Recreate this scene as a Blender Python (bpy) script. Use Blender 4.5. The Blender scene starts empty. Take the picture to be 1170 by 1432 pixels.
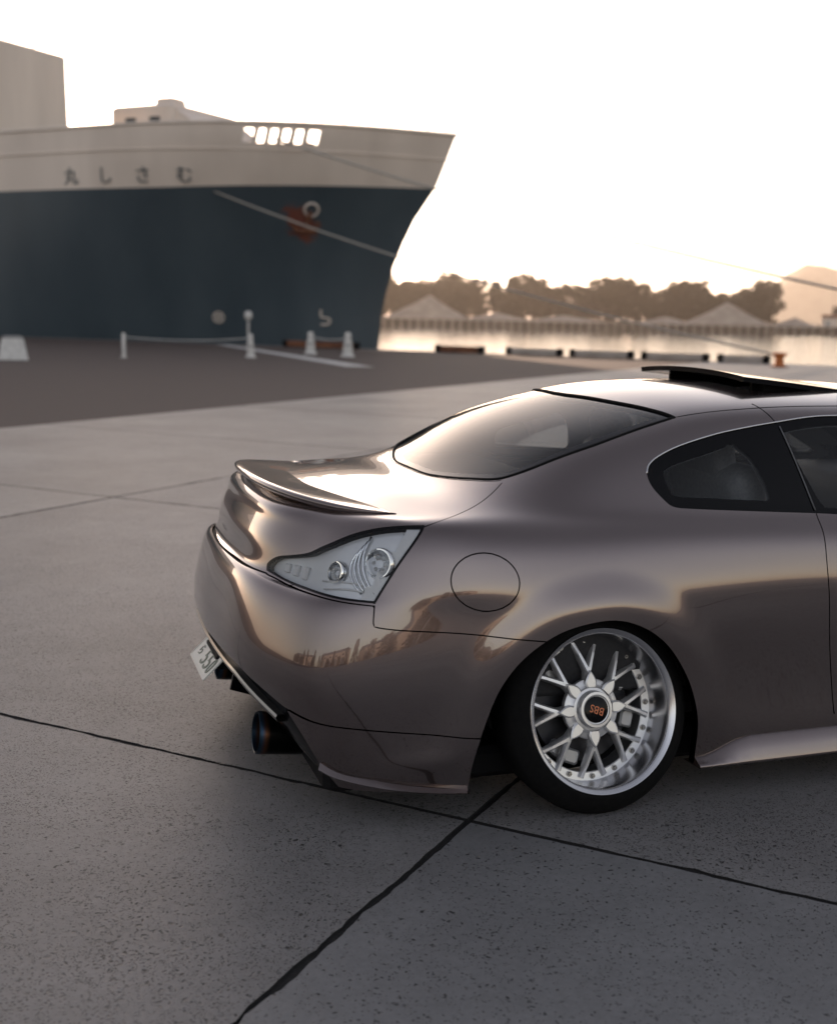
import bpy, bmesh, math, random
import numpy as np
from mathutils import Vector, Matrix
from mathutils.bvhtree import BVHTree
R = math.radians
random.seed(7)
SC = bpy.context.scene
COL = SC.collection

# ------------------------------------------------------------------ camera, sky, sun, exposure
cam_d = bpy.data.cameras.new('camera'); cam = bpy.data.objects.new('camera', cam_d); COL.objects.link(cam)
CAM_POS = Vector((-1.626, -4.041, 1.48))
yaw, pitch, roll = R(18.0), math.atan((716 - 443) / 1680.0), R(1.2)
fw = Vector((math.sin(yaw) * math.cos(pitch), math.cos(yaw) * math.cos(pitch), -math.sin(pitch)))
rt0 = Vector((math.cos(yaw), -math.sin(yaw), 0)); up0 = rt0.cross(fw)
rt = rt0 * math.cos(roll) + up0 * math.sin(roll); up = up0 * math.cos(roll) - rt0 * math.sin(roll)
mw = Matrix.Identity(4)
for i in range(3):
    mw[i][0], mw[i][1], mw[i][2], mw[i][3] = rt[i], up[i], -fw[i], CAM_POS[i]
cam.matrix_world = mw
cam_d.sensor_fit = 'HORIZONTAL'; cam_d.sensor_width = 24.375; cam_d.lens = 35.0
cam_d.clip_start = 0.05; cam_d.clip_end = 20000
cam_d.dof.use_dof = True; cam_d.dof.focus_distance = 3.65; cam_d.dof.aperture_fstop = 1.9; cam_d.dof.aperture_blades = 9
SC.camera = cam

SUN_EL, SUN_AZ = R(7.0), R(3.7)          # azimuth from +Y towards +X
world = bpy.data.worlds.new('World'); SC.world = world; world.use_nodes = True
wn = world.node_tree; wn.nodes.clear()
sky = wn.nodes.new('ShaderNodeTexSky'); sky.sky_type = 'NISHITA'; sky.sun_disc = False
sky.sun_elevation = SUN_EL; sky.sun_rotation = SUN_AZ
sky.air_density = 1.0; sky.dust_density = 0.8; sky.ozone_density = 1.0; sky.altitude = 0
hs = wn.nodes.new('ShaderNodeHueSaturation'); hs.inputs['Saturation'].default_value = 0.50
bg = wn.nodes.new('ShaderNodeBackground'); bg.inputs['Strength'].default_value = 0.15
wo = wn.nodes.new('ShaderNodeOutputWorld')
wn.links.new(sky.outputs['Color'], hs.inputs['Color']); tint = wn.nodes.new('ShaderNodeVectorMath'); tint.operation = 'MULTIPLY'; tint.inputs[1].default_value = (1.06, .950, .935)
wn.links.new(hs.outputs['Color'], tint.inputs[0]); wn.links.new(tint.outputs[0], bg.inputs['Color'])
wn.links.new(bg.outputs[0], wo.inputs['Surface'])

sun_d = bpy.data.lights.new('sun', 'SUN'); sun = bpy.data.objects.new('sun', sun_d); COL.objects.link(sun)
sun_d.energy = 5.0; sun_d.angle = R(0.6); sun_d.color = (1.0, 0.70, 0.50)
sdir = Vector((math.sin(SUN_AZ) * math.cos(SUN_EL), math.cos(SUN_AZ) * math.cos(SUN_EL), math.sin(SUN_EL)))
sun.rotation_euler = sdir.to_track_quat('Z', 'Y').to_euler(); sun.location = (0, 30, 30)

vs = SC.view_settings
vs.view_transform = 'Standard'; vs.look = 'None'; vs.gamma = 1.0; vs.use_curve_mapping = False
vs.exposure = 1.03
SC.cycles.max_bounces = 8; SC.cycles.transparent_max_bounces = 12
SC.cycles.sample_clamp_indirect = 6.0; SC.cycles.caustics_reflective = False; SC.cycles.caustics_refractive = False

# ------------------------------------------------------------------ helpers
def tag(o, label=None, cat=None, group=None, kind=None):
    if label: o['label'] = label
    if cat: o['category'] = cat
    if group: o['group'] = group
    if kind: o['kind'] = kind
    return o
def link(o, parent=None):
    COL.objects.link(o)
    if parent is not None: o.parent = parent
    return o
def empty(name, loc=(0, 0, 0), rz=0.0):
    o = bpy.data.objects.new(name, None); o.location = loc; o.rotation_euler = (0, 0, rz); o.empty_display_size = .2
    return link(o)
def mesh_obj(name, verts, faces, m=None, parent=None, smooth=False, normals=None, fm=None):
    me = bpy.data.meshes.new(name)
    me.from_pydata([tuple(v) for v in verts], [], [tuple(f) for f in faces]); me.update()
    for mm in (m if isinstance(m, (list, tuple)) else [m]):
        if mm: me.materials.append(mm)
    if smooth: me.shade_smooth()
    if fm is not None: me.polygons.foreach_set('material_index', fm)
    if normals is not None:
        me.shade_smooth(); me.normals_split_custom_set_from_vertices([tuple(n) for n in normals])
    return link(bpy.data.objects.new(name, me), parent)
class MB:
    """collects simple solids into one mesh"""
    def __init__(s): s.v = []; s.f = []
    def add(s, v, f):
        b = len(s.v); s.v += [tuple(p) for p in v]; s.f += [tuple(i + b for i in q) for q in f]; return s
    def box(s, c, d, M=None):
        x, y, z = d[0] / 2, d[1] / 2, d[2] / 2
        P = [Vector((i * x, j * y, k * z)) for i in (-1, 1) for j in (-1, 1) for k in (-1, 1)]
        P = [(M @ p if M else p) + Vector(c) for p in P]
        return s.add(P, [(0, 1, 3, 2), (4, 6, 7, 5), (0, 4, 5, 1), (2, 3, 7, 6), (0, 2, 6, 4), (1, 5, 7, 3)])
    def bbox(s, c, d, b=.01, M=None):
        """box with chamfered edges (horizontal rings)"""
        x, y, z = d[0] / 2, d[1] / 2, d[2] / 2
        P = []
        for zz, ins in ((-z, b), (-z + b, 0), (z - b, 0), (z, b)):
            xa, ya = x - ins, y - ins
            for px, py in ((-xa + b, -ya), (xa - b, -ya), (xa, -ya + b), (xa, ya - b), (xa - b, ya), (-xa + b, ya), (-xa, ya - b), (-xa, -ya + b)):
                P.append(Vector((px, py, zz)))
        P = [(M @ p if M else p) + Vector(c) for p in P]
        F = [tuple(range(7, -1, -1)), tuple(range(24, 32))]
        for r in range(3):
            for k in range(8): F.append((r * 8 + k, r * 8 + (k + 1) % 8, r * 8 + 8 + (k + 1) % 8, r * 8 + 8 + k))
        return s.add(P, F)
    def tube(s, pts, r, n=8, cap=True):
        pts = [Vector(p) for p in pts]; rs = r if isinstance(r, (list, tuple)) else [r] * len(pts)
        V = []; F = []; prev = None
        for i, p in enumerate(pts):
            t = (pts[min(i + 1, len(pts) - 1)] - pts[max(i - 1, 0)]).normalized()
            if prev is None: prev = t.orthogonal().normalized()
            a = (prev - t * prev.dot(t)).normalized(); prev = a; b = t.cross(a)
            for k in range(n):
                q = 2 * math.pi * k / n; V.append(p + (a * math.cos(q) + b * math.sin(q)) * rs[i])
        for i in range(len(pts) - 1):
            for k in range(n): F.append((i * n + k, i * n + (k + 1) % n, (i + 1) * n + (k + 1) % n, (i + 1) * n + k))
        if cap: F.append(tuple(range(n - 1, -1, -1))); F.append(tuple((len(pts) - 1) * n + k for k in range(n)))
        return s.add(V, F)
    def lathe(s, prof, n=48, M=None, closed=False, a0=0, a1=2 * math.pi):
        """profile [(r, h)] about local Z"""
        V = []; F = []; m = len(prof); full = abs(a1 - a0 - 2 * math.pi) < 1e-6; cols = n if full else n + 1
        for k in range(cols):
            a = a0 + (a1 - a0) * k / n
            for r, h in prof: V.append(Vector((r * math.cos(a), r * math.sin(a), h)))
        if M: V = [M @ p for p in V]
        for k in range(n):
            k2 = (k + 1) % cols
            for j in range(m if closed else m - 1):
                j2 = (j + 1) % m; F.append((k * m + j, k2 * m + j, k2 * m + j2, k * m + j2))
        return s.add(V, F)
    def prism(s, poly, h0, h1, M=None):
        """polygon [(x,y)] extruded h0..h1 along local Z"""
        n = len(poly); V = [Vector((x, y, h0)) for x, y in poly] + [Vector((x, y, h1)) for x, y in poly]
        if M: V = [M @ p for p in V]
        F = [tuple(range(n - 1, -1, -1)), tuple(range(n, 2 * n))] + [(k, (k + 1) % n, n + (k + 1) % n, n + k) for k in range(n)]
        return s.add(V, F)
    def build(s, name, m=None, parent=None, smooth=None):
        o = mesh_obj(name, s.v, s.f, m, parent)
        if smooth is not None:
            o.data.shade_smooth()
            if smooth < 180:
                o.data.set_sharp_from_angle(angle=R(smooth))
        return o
def crom(pts, n=8, closed=False):
    """dense Catmull-Rom through pts (tuples of any dimension)"""
    P = [np.array(p, float) for p in pts]; m = len(P); out = []
    for i in range(m if closed else m - 1):
        p1, p2 = P[i], P[(i + 1) % m]
        p0 = P[i - 1] if (closed or i > 0) else 2 * p1 - p2
        p3 = P[(i + 2) % m] if (closed or i + 2 < m) else 2 * p2 - p1
        for k in range(n):
            t = k / n
            out.append(.5 * (2 * p1 + (p2 - p0) * t + (2 * p0 - 5 * p1 + 4 * p2 - p3) * t * t + (3 * p1 - p0 - 3 * p2 + p3) * t ** 3))
    if not closed: out.append(P[-1])
    return [tuple(float(c) for c in q) for q in out]

# ------------------------------------------------------------------ materials
def mat(name, col=(.5, .5, .5), rough=.5, metal=0.0, coat=0.0, coat_rough=.03, trans=0.0, ior=1.5, spec=.5, emit=None, alpha=1.0):
    m = bpy.data.materials.new(name); m.use_nodes = True
    b = m.node_tree.nodes['Principled BSDF']
    b.inputs['Base Color'].default_value = (*col, 1); b.inputs['Roughness'].default_value = rough; b.inputs['Metallic'].default_value = metal
    b.inputs['Coat Weight'].default_value = coat; b.inputs['Coat Roughness'].default_value = coat_rough
    b.inputs['Transmission Weight'].default_value = trans; b.inputs['IOR'].default_value = ior; b.inputs['Specular IOR Level'].default_value = spec
    b.inputs['Alpha'].default_value = alpha
    return m
def nodes(m): return m.node_tree.nodes, m.node_tree.links, m.node_tree.nodes['Principled BSDF']
def noise_vary(m, scale, lo, hi, rough=None, bump=0, detail=6, coord='Object', stretch=None, dist=.01):
    """colour varies between lo and hi by noise, optional roughness range and bump"""
    n, l, b = nodes(m)
    tc = n.new('ShaderNodeTexCoord'); src = tc.outputs[coord]
    if stretch:
        mp = n.new('ShaderNodeMapping'); mp.inputs['Scale'].default_value = stretch; l.new(src, mp.inputs[0]); src = mp.outputs[0]
    t = n.new('ShaderNodeTexNoise'); t.inputs['Scale'].default_value = scale; t.inputs['Detail'].default_value = detail
    l.new(src, t.inputs['Vector'])
    r = n.new('ShaderNodeValToRGB'); r.color_ramp.elements[0].position = .3; r.color_ramp.elements[1].position = .7
    r.color_ramp.elements[0].color = (*lo, 1); r.color_ramp.elements[1].color = (*hi, 1)
    l.new(t.outputs['Fac'], r.inputs['Fac']); l.new(r.outputs['Color'], b.inputs['Base Color'])
    if rough:
        mr = n.new('ShaderNodeMapRange'); mr.inputs['To Min'].default_value, mr.inputs['To Max'].default_value = rough
        l.new(t.outputs['Fac'], mr.inputs['Value']); l.new(mr.outputs[0], b.inputs['Roughness'])
    if bump:
        bp = n.new('ShaderNodeBump'); bp.inputs['Strength'].default_value = bump; bp.inputs['Distance'].default_value = dist
        l.new(t.outputs['Fac'], bp.inputs['Height']); l.new(bp.outputs[0], b.inputs['Normal'])
    return m
def thin_glass(name, tint=(.9, .95, .95), rough=0.0, refl=1.0, dark=0.0):
    """sheet glass: transparent mixed with a fresnel-weighted gloss (no refraction, so light passes)"""
    m = bpy.data.materials.new(name); m.use_nodes = True; n, l = m.node_tree.nodes, m.node_tree.links; n.clear()
    o = n.new('ShaderNodeOutputMaterial'); tr = n.new('ShaderNodeBsdfTransparent'); tr.inputs[0].default_value = (*tint, 1)
    g = n.new('ShaderNodeBsdfGlossy'); g.inputs['Roughness'].default_value = rough
    fr = n.new('ShaderNodeFresnel'); fr.inputs['IOR'].default_value = 1.52
    mu = n.new('ShaderNodeMath'); mu.operation = 'MULTIPLY'; mu.inputs[1].default_value = refl; mu.use_clamp = True
    mx = n.new('ShaderNodeMixShader'); l.new(fr.outputs[0], mu.inputs[0]); l.new(mu.outputs[0], mx.inputs[0]); l.new(tr.outputs[0], mx.inputs[1]); l.new(g.outputs[0], mx.inputs[2])
    l.new(mx.outputs[0], o.inputs[0])
    return m
# ------------------------------------------------------------------ car body surface (x forward from the rear axle, y half width, z up)
KEYC = [0, 2, 4, 6, 8, 10, 12, 14, 16, 19, 21, 24, 27]
ROWS = [
 [(-.90, 0, .20), (-.89, .40, .18), (-.86, .62, .125), (-.76, .79, .105), (-.43, .88, .10), (-.1, .883, .10), (.27, .872, .10), (.8, .862, .105), (1.6, .862, .11), (2.85, .87, .12), (3.32, .76, .13), (3.52, .45, .14), (3.58, 0, .14)],
 [(-.985, 0, .27), (-.97, .40, .25), (-.915, .63, .205), (-.795, .805, .19), (-.44, .895, .19), (-.1, .90, .195), (.27, .884, .195), (.8, .868, .20), (1.6, .868, .205), (2.85, .885, .21), (3.35, .77, .21), (3.56, .46, .22), (3.62, 0, .22)],
 [(-1.052, 0, .355), (-1.033, .40, .345), (-.958, .645, .315), (-.812, .822, .30), (-.445, .896, .30), (-.1, .906, .30), (.27, .886, .30), (.8, .866, .30), (1.6, .866, .30), (2.85, .89, .30), (3.36, .77, .30), (3.57, .46, .31), (3.63, 0, .31)],
 [(-1.082, 0, .45), (-1.062, .40, .44), (-.982, .657, .43), (-.824, .830, .42), (-.45, .902, .42), (-.1, .911, .42), (.27, .891, .42), (.8, .871, .42), (1.6, .871, .42), (2.85, .892, .42), (3.35, .765, .41), (3.56, .46, .41), (3.63, 0, .41)],
 [(-1.070, 0, .56), (-1.050, .40, .55), (-.968, .646, .54), (-.814, .820, .535), (-.45, .899, .53), (-.1, .914, .53), (.27, .899, .53), (.8, .879, .53), (1.6, .876, .53), (2.85, .89, .52), (3.33, .755, .50), (3.54, .46, .50), (3.61, 0, .50)],
 [(-1.034, 0, .688), (-1.016, .385, .681), (-.934, .625, .665), (-.790, .801, .645), (-.45, .888, .635), (-.1, .911, .63), (.27, .90, .63), (.8, .884, .63), (1.6, .878, .62), (2.85, .88, .60), (3.29, .74, .56), (3.5, .45, .56), (3.57, 0, .56)],
 [(-.998, 0, .706), (-.980, .375, .700), (-.889, .602, .688), (-.768, .785, .688), (-.45, .884, .70), (-.1, .90, .70), (.27, .893, .70), (.8, .88, .695), (1.6, .868, .68), (2.85, .86, .66), (3.24, .72, .60), (3.45, .44, .605), (3.53, 0, .605)],
 [(-.988, 0, .79), (-.963, .375, .785), (-.858, .585, .775), (-.73, .768, .77), (-.45, .869, .77), (-.1, .882, .77), (.27, .877, .77), (.8, .867, .762), (1.6, .85, .745), (2.85, .825, .72), (3.19, .69, .64), (3.39, .42, .645), (3.47, 0, .645)],
 [(-.958, 0, .86), (-.932, .375, .855), (-.832, .57, .842), (-.692, .752, .837), (-.45, .848, .833), (-.1, .856, .83), (.27, .854, .83), (.8, .847, .82), (1.6, .826, .80), (2.85, .765, .77), (3.12, .645, .68), (3.31, .40, .69), (3.39, 0, .69)],
 [(-.922, 0, .912), (-.893, .37, .905), (-.79, .555, .893), (-.645, .732, .883), (-.45, .802, .884), (-.1, .812, .873), (.27, .816, .872), (.8, .811, .862), (1.6, .79, .842), (2.85, .69, .81), (3.04, .59, .72), (3.22, .38, .735), (3.3, 0, .735)],
]
NR = len(ROWS)
TOP = {  # station column -> K5..K0 (K6 is the shoulder row)
 7: [(-.59, .70, .893), (-.62, .61, .90), (-.65, .50, .908), (-.68, .37, .915), (-.70, .2, .921), (-.71, 0, .924)],
 8: [(-.46, .725, .899), (-.475, .625, .907), (-.48, .51, .917), (-.485, .38, .927), (-.49, .2, .935), (-.49, 0, .938)],
 9: [(-.28, .748, .905), (-.295, .655, .928), (-.31, .53, .944), (-.32, .38, .952), (-.325, .2, .957), (-.33, 0, .959)],
 10: [(-.10, .765, .905), (-.10, .70, .965), (-.105, .595, 1.027), (-.12, .43, 1.060), (-.13, .23, 1.076), (-.135, 0, 1.081)],
 11: [(.08, .778, .908), (.08, .725, .985), (.085, .63, 1.088), (.075, .46, 1.14), (.07, .25, 1.163), (.065, 0, 1.170)],
 12: [(.27, .785, .91), (.27, .73, 1.005), (.28, .645, 1.118), (.29, .52, 1.180), (.28, .28, 1.216), (.27, 0, 1.227)],
 13: [(.5, .787, .91), (.5, .73, 1.02), (.5, .655, 1.138), (.5, .56, 1.203), (.5, .32, 1.243), (.5, 0, 1.256)],
 14: [(.8, .785, .90), (.8, .73, 1.02), (.8, .66, 1.147), (.8, .575, 1.214), (.8, .33, 1.253), (.8, 0, 1.266)],
 15: [(1.2, .783, .893), (1.2, .73, 1.012), (1.2, .66, 1.140), (1.2, .575, 1.210), (1.2, .33, 1.250), (1.2, 0, 1.264)],
 16: [(1.62, .772, .878), (1.6, .722, .975), (1.55, .655, 1.10), (1.5, .57, 1.182), (1.48, .33, 1.230), (1.48, 0, 1.243)],
 17: [(2.06, .752, .860), (2.03, .712, .910), (1.95, .64, .995), (1.88, .54, 1.06), (1.84, .3, 1.10), (1.82, 0, 1.115)],
 18: [(2.4, .70, .842), (2.36, .64, .858), (2.33, .54, .873), (2.30, .4, .884), (2.28, .2, .892), (2.27, 0, .895)],
 19: [(2.85, .61, .826), (2.85, .53, .837), (2.85, .43, .845), (2.85, .32, .85), (2.85, .17, .853), (2.85, 0, .855)],
 20: [(3.02, .56, .80), (3.05, .50, .81), (3.08, .41, .817), (3.10, .3, .822), (3.11, .16, .825), (3.12, 0, .826)],
}
def interp_cols(keys, vals, n):
    out = []
    P = [np.array(v, float) for v in vals]
    for c in range(n):
        j = max(i for i in range(len(keys)) if keys[i] <= c)
        if keys[j] == c: out.append(P[j]); continue
        t = (c - keys[j]) / (keys[j + 1] - keys[j])
        def tang(i):
            if i <= 0: return (P[1] - P[0]) / (keys[1] - keys[0])
            if i >= len(P) - 1: return (P[-1] - P[-2]) / (keys[-1] - keys[-2])
            a = (P[i] - P[i - 1]) / (keys[i] - keys[i - 1]); b = (P[i + 1] - P[i]) / (keys[i + 1] - keys[i])
            wa, wb = keys[i + 1] - keys[i], keys[i] - keys[i - 1]
            return (a * wa + b * wb) / (wa + wb)
        h = keys[j + 1] - keys[j]; m0 = tang(j) * h; m1 = tang(j + 1) * h
        out.append((2 * t**3 - 3 * t * t + 1) * P[j] + (t**3 - 2 * t * t + t) * m0 + (-2 * t**3 + 3 * t * t) * P[j + 1] + (t**3 - t * t) * m1)
    return out
def body_mesh():
    NC = 28
    rows = [interp_cols(KEYC, r, NC) for r in ROWS]
    verts = []; key = {}
    def vid(p, k):
        if k not in key: key[k] = len(verts); verts.append(np.array(p, float))
        return key[k]
    for r in range(NR):
        for c in range(NC): vid(rows[r][c], ('s', r, c))
    def tk(st, k):      # top grid vertex id: station column 6..21, K 0..6
        if st == 6: return key[('s', NR - 1, k)]
        if st == 21: return key[('s', NR - 1, 27 - k)]
        if k == 6: return key[('s', NR - 1, st)]
        return vid(TOP[st][5 - k], ('t', st, k))
    for st in range(7, 21):
        for k in range(6): tk(st, k)
    faces = []
    for r in range(NR - 1):
        for c in range(NC - 1): faces.append((key[('s', r, c)], key[('s', r, c + 1)], key[('s', r + 1, c + 1)], key[('s', r + 1, c)]))
    for st in range(6, 21):
        for k in range(6): faces.append((tk(st, k + 1), tk(st + 1, k + 1), tk(st + 1, k), tk(st, k)))
    n = len(verts); V = np.array(verts)
    V[:, 1] *= -1          # this half is the camera side (y negative)
    mid = np.abs(V[:, 1]) < 1e-9
    mir = {}; VV = list(V)
    for i in range(n):
        if mid[i]: mir[i] = i
        else: mir[i] = len(VV); VV.append(V[i] * np.array((1, -1, 1)))
    F = [f for f in faces] + [tuple(mir[i] for i in reversed(f)) for f in faces]
    target = np.array(VV)
    me = bpy.data.meshes.new('cage'); me.from_pydata([tuple(v) for v in target], [], F); me.update()
    ob = bpy.data.objects.new('cage', me); COL.objects.link(ob)
    sub = ob.modifiers.new('s', 'SUBSURF'); sub.levels = 2; sub.render_levels = 2; sub.boundary_smooth = 'ALL'
    cage = target.copy()
    N = len(cage)
    for it in range(4):      # pull the cage out until the smooth surface passes through the wanted points
        me.vertices.foreach_set('co', cage.ravel()); me.update()
        dg = bpy.context.evaluated_depsgraph_get(); dg.update()
        ev = ob.evaluated_get(dg).data
        co = np.empty(len(ev.vertices) * 3); ev.vertices.foreach_get('co', co); co = co.reshape(-1, 3)[:N]
        cage += (target - co) * .8
    me.vertices.foreach_set('co', cage.ravel()); me.update()
    sub.levels = 3
    dg = bpy.context.evaluated_depsgraph_get(); dg.update()
    fine = bpy.data.meshes.new_from_object(ob.evaluated_get(dg))
    bpy.data.objects.remove(ob)
    return fine
BODY = body_mesh()
# ------------------------------------------------------------------ cutting the body into panels
def poly_sd(P, poly):
    """signed distance of Nx2 points to a closed polygon (negative inside)"""
    poly = np.asarray(poly, float); d2 = np.full(len(P), 1e9); inside = np.zeros(len(P), bool)
    n = len(poly)
    for i in range(n):
        a, b = poly[i], poly[(i + 1) % n]; e = b - a; w = P - a
        L = e @ e
        if L < 1e-14: continue
        t = np.clip((w @ e) / L, 0, 1)
        q = w - t[:, None] * e; d2 = np.minimum(d2, (q * q).sum(1))
        c = ((a[1] > P[:, 1]) != (b[1] > P[:, 1])) & (P[:, 0] < (b[0] - a[0]) * (P[:, 1] - a[1]) / ((b[1] - a[1]) or 1e-12) + a[0])
        inside ^= c
    d = np.sqrt(d2); return np.where(inside, -d, d)
def XZ(P): return P[:, [0, 2]]
def XY(P): return np.stack([P[:, 0], np.abs(P[:, 1])], 1)
def YZ(P): return np.stack([np.abs(P[:, 1]), P[:, 2]], 1)
def guard(d, ok): return np.where(ok, d, 9.0)
def smooth_poly(*segs):
    """each segment a list of points joined smoothly; corners stay sharp between segments"""
    out = []
    for s in segs:
        q = crom(s, 6) if len(s) > 2 else list(s)
        if out and np.hypot(out[-1][0] - q[0][0], out[-1][1] - q[0][1]) < 1e-6: q = q[1:]
        out += q
    return out
ARCH = smooth_poly([(-.43, -.1), (-.428, .125), (-.42, .207), (-.398, .293), (-.356, .41), (-.293, .495), (-.205, .558), (-.115, .591), (.002, .603), (.1, .577), (.185, .520), (.251, .44), (.298, .354), (.328, .246), (.335, .112), (.336, -.1)])
FARCH = [(2.85 + .355 * math.cos(t), .27 + .345 * math.sin(t)) for t in np.linspace(-.3, math.pi + .3, 40)]
FARCH = [(2.85 + .345, -.1)] + FARCH + [(2.85 - .345, -.1)]
GLASS = smooth_poly([(-.352, -.3), (-.352, .0), (-.345, .18), (-.31, .34), (-.27, .455), (-.235, .525), (-.19, .56), (-.095, .591), (.066, .612), (.25, .595), (.365, .582)], [(.365, .582), (.316, .465), (.263, .306), (.225, .1), (.218, 0), (.218, -.3)])
DLO = smooth_poly([(.198, 1.012), (.212, 1.037), (.252, 1.062), (.335, 1.093), (.471, 1.127), (.594, 1.148), (.705, 1.163), (.834, 1.178), (.95, 1.182), (1.15, 1.178), (1.35, 1.15), (1.6, 1.07), (1.85, .955), (1.955, .900)], [(1.955, .900), (1.93, .872)], [(1.93, .872), (1.5, .868), (.95, .872), (.774, .881), (.407, .902), (.285, .910)], [(.285, .910), (.262, .915), (.244, .927), (.212, .964), (.2, .99), (.198, 1.012)])
QGLASS = smooth_poly([(.256, 1.012), (.262, 1.022), (.306, 1.041), (.414, 1.069), (.525, 1.099)], [(.525, 1.099), (.577, 1.055), (.607, .989), (.618, .941), (.612, .927), (.601, .924)], [(.601, .924), (.416, .936), (.285, .945), (.265, .964), (.256, .99), (.256, 1.012)])
DGLASS = smooth_poly([(.722, 1.125), (.728, 1.135), (.85, 1.152), (.95, 1.156), (1.15, 1.153), (1.33, 1.126), (1.57, 1.05), (1.80, .945), (1.87, .905)], [(1.87, .905), (1.85, .892), (1.5, .888), (.95, .892), (.82, .897)], [(.82, .897), (.795, .93), (.74, 1.06), (.722, 1.125)])
FUEL = [(-.392 + .1015 * math.cos(t), .7285 + .083 * math.sin(t) - .04 * .1015 * math.cos(t)) for t in np.linspace(0, 2 * math.pi, 48)[:-1]]
TAIL = smooth_poly([(-.949, .704), (-.9435, .725), (-.921, .749), (-.885, .762), (-.848, .777), (-.809, .806), (-.746, .844), (-.68, .867), (-.614, .878), (-.55, .882)], [(-.55, .882), (-.628, .785), (-.706, .671)], [(-.706, .671), (-.788, .676), (-.853, .682), (-.903, .688), (-.949, .704)])
BUMP_TOP = smooth_poly([(-1.4, .697), (-1.0, .697), (-.949, .693), (-.903, .681), (-.853, .675), (-.788, .668), (-.708, .662)], [(-.708, .662), (-.713, .622), (-.712, .610), (-.703, .603), (-.639, .595), (-.476, .584), (-.327, .566), (-.182, .548), (-.05, .53)])
BUMP = BUMP_TOP + [(-.05, -.3), (-1.4, -.3)]
SKIRT = smooth_poly([(-.937, .338), (-.87, .317), (-.757, .305), (-.595, .289), (-.417, .27), (-.25, .255)]) + [(-.25, -.3), (-.70, -.3), (-.842, .17), (-.891, .26)]
DIFF = smooth_poly([(-.3, .408), (0, .408), (.2, .420), (.44, .420), (.58, .388), (.712, .335)], [(.712, .335), (.737, .26), (.757, .18), (.78, 0)]) + [(.78, -.3), (-.3, -.3)]
BOOT = smooth_poly([(-.362, -.3), (-.362, .0), (-.355, .18), (-.32, .345), (-.28, .462), (-.243, .535), (-.215, .562)], [(-.215, .562), (-.23, .575), (-.297, .626), (-.377, .686), (-.483, .761), (-.55, .787), (-.614, .778), (-.68, .752), (-.746, .722), (-.81, .68), (-.88, .62), (-.97, .55)]) + [(-1.5, .40), (-1.5, -.3)]
DOOR = smooth_poly([(.777, .8835), (.772, .80), (.775, .70), (.790, .58), (.807, .466), (.83, .34), (.851, .22), (.857, .197)], [(.857, .197), (1.5, .192), (2.10, .20)], [(2.10, .20), (2.14, .32), (2.12, .6), (2.04, .82), (1.99, .876)]) + [(1.99, .95), (.80, .95)]
ROOFHOLE = [(.77, -.3), (.77, .31), (.79, .35), (.83, .365), (1.10, .365), (1.13, .35), (1.15, .31), (1.15, -.3)]
WSHIELD = smooth_poly([(1.50, -.3), (1.50, 0), (1.505, .33), (1.55, .56)], [(1.55, .56), (1.75, .625), (1.98, .675), (2.06, .68)], [(2.06, .68), (2.16, .58), (2.25, .35), (2.28, 0), (2.28, -.3)])
BONNET = smooth_poly([(2.33, -.3), (2.33, 0), (2.30, .36), (2.20, .62)], [(2.20, .62), (2.5, .60), (2.85, .555), (3.0, .50)], [(3.0, .50), (3.16, .35), (3.24, 0), (3.24, -.3)])
HEADL = smooth_poly([(3.0, .70), (3.1, .705), (3.25, .64), (3.34, .58)], [(3.34, .58), (3.28, .555), (3.12, .59), (3.0, .66), (3.0, .70)])
GRILLE = [(-.3, .33), (.36, .33), (.42, .40), (.40, .58), (-.3, .60)]

def d_arch(P): return guard(poly_sd(XZ(P), ARCH), np.abs(P[:, 1]) > .55)
def d_farch(P): return guard(poly_sd(XZ(P), FARCH), np.abs(P[:, 1]) > .55)
def d_glass(P): return guard(poly_sd(XY(P), GLASS), P[:, 2] > .86)
def d_dlo(P): return guard(poly_sd(XZ(P), DLO), (np.abs(P[:, 1]) > .45) & (P[:, 2] > .8))
def d_qg(P): return guard(poly_sd(XZ(P), QGLASS), (np.abs(P[:, 1]) > .45) & (P[:, 2] > .8))
def d_dg(P): return guard(poly_sd(XZ(P), DGLASS), (np.abs(P[:, 1]) > .45) & (P[:, 2] > .8))
def d_fuel(P): return guard(poly_sd(XZ(P), FUEL), P[:, 1] < -.5)
def d_tail(P): return guard(poly_sd(XZ(P), TAIL), np.abs(P[:, 1]) > .40)
def d_bump(P): return poly_sd(XZ(P), BUMP)
def d_skirt(P): return guard(poly_sd(XZ(P), SKIRT), np.abs(P[:, 1]) > .5)
def d_diff(P): return guard(poly_sd(YZ(P), DIFF), P[:, 0] < -.55)
def d_boot(P): return np.maximum(poly_sd(XY(P), BOOT), guard(np.full(len(P), -1.0), P[:, 2] > .64))
def d_door(P): return guard(poly_sd(XZ(P), DOOR), np.abs(P[:, 1]) > .5)
def d_hole(P): return guard(poly_sd(XY(P), ROOFHOLE), P[:, 2] > 1.1)
def d_ws(P): return guard(poly_sd(XY(P), WSHIELD), P[:, 2] > .8)
def d_bon(P): return guard(poly_sd(XY(P), BONNET), P[:, 2] > .7)
def d_hl(P): return guard(poly_sd(XZ(P), HEADL), np.abs(P[:, 1]) > .3)
def d_gr(P): return guard(poly_sd(YZ(P), GRILLE), P[:, 0] > 3.3)

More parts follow.
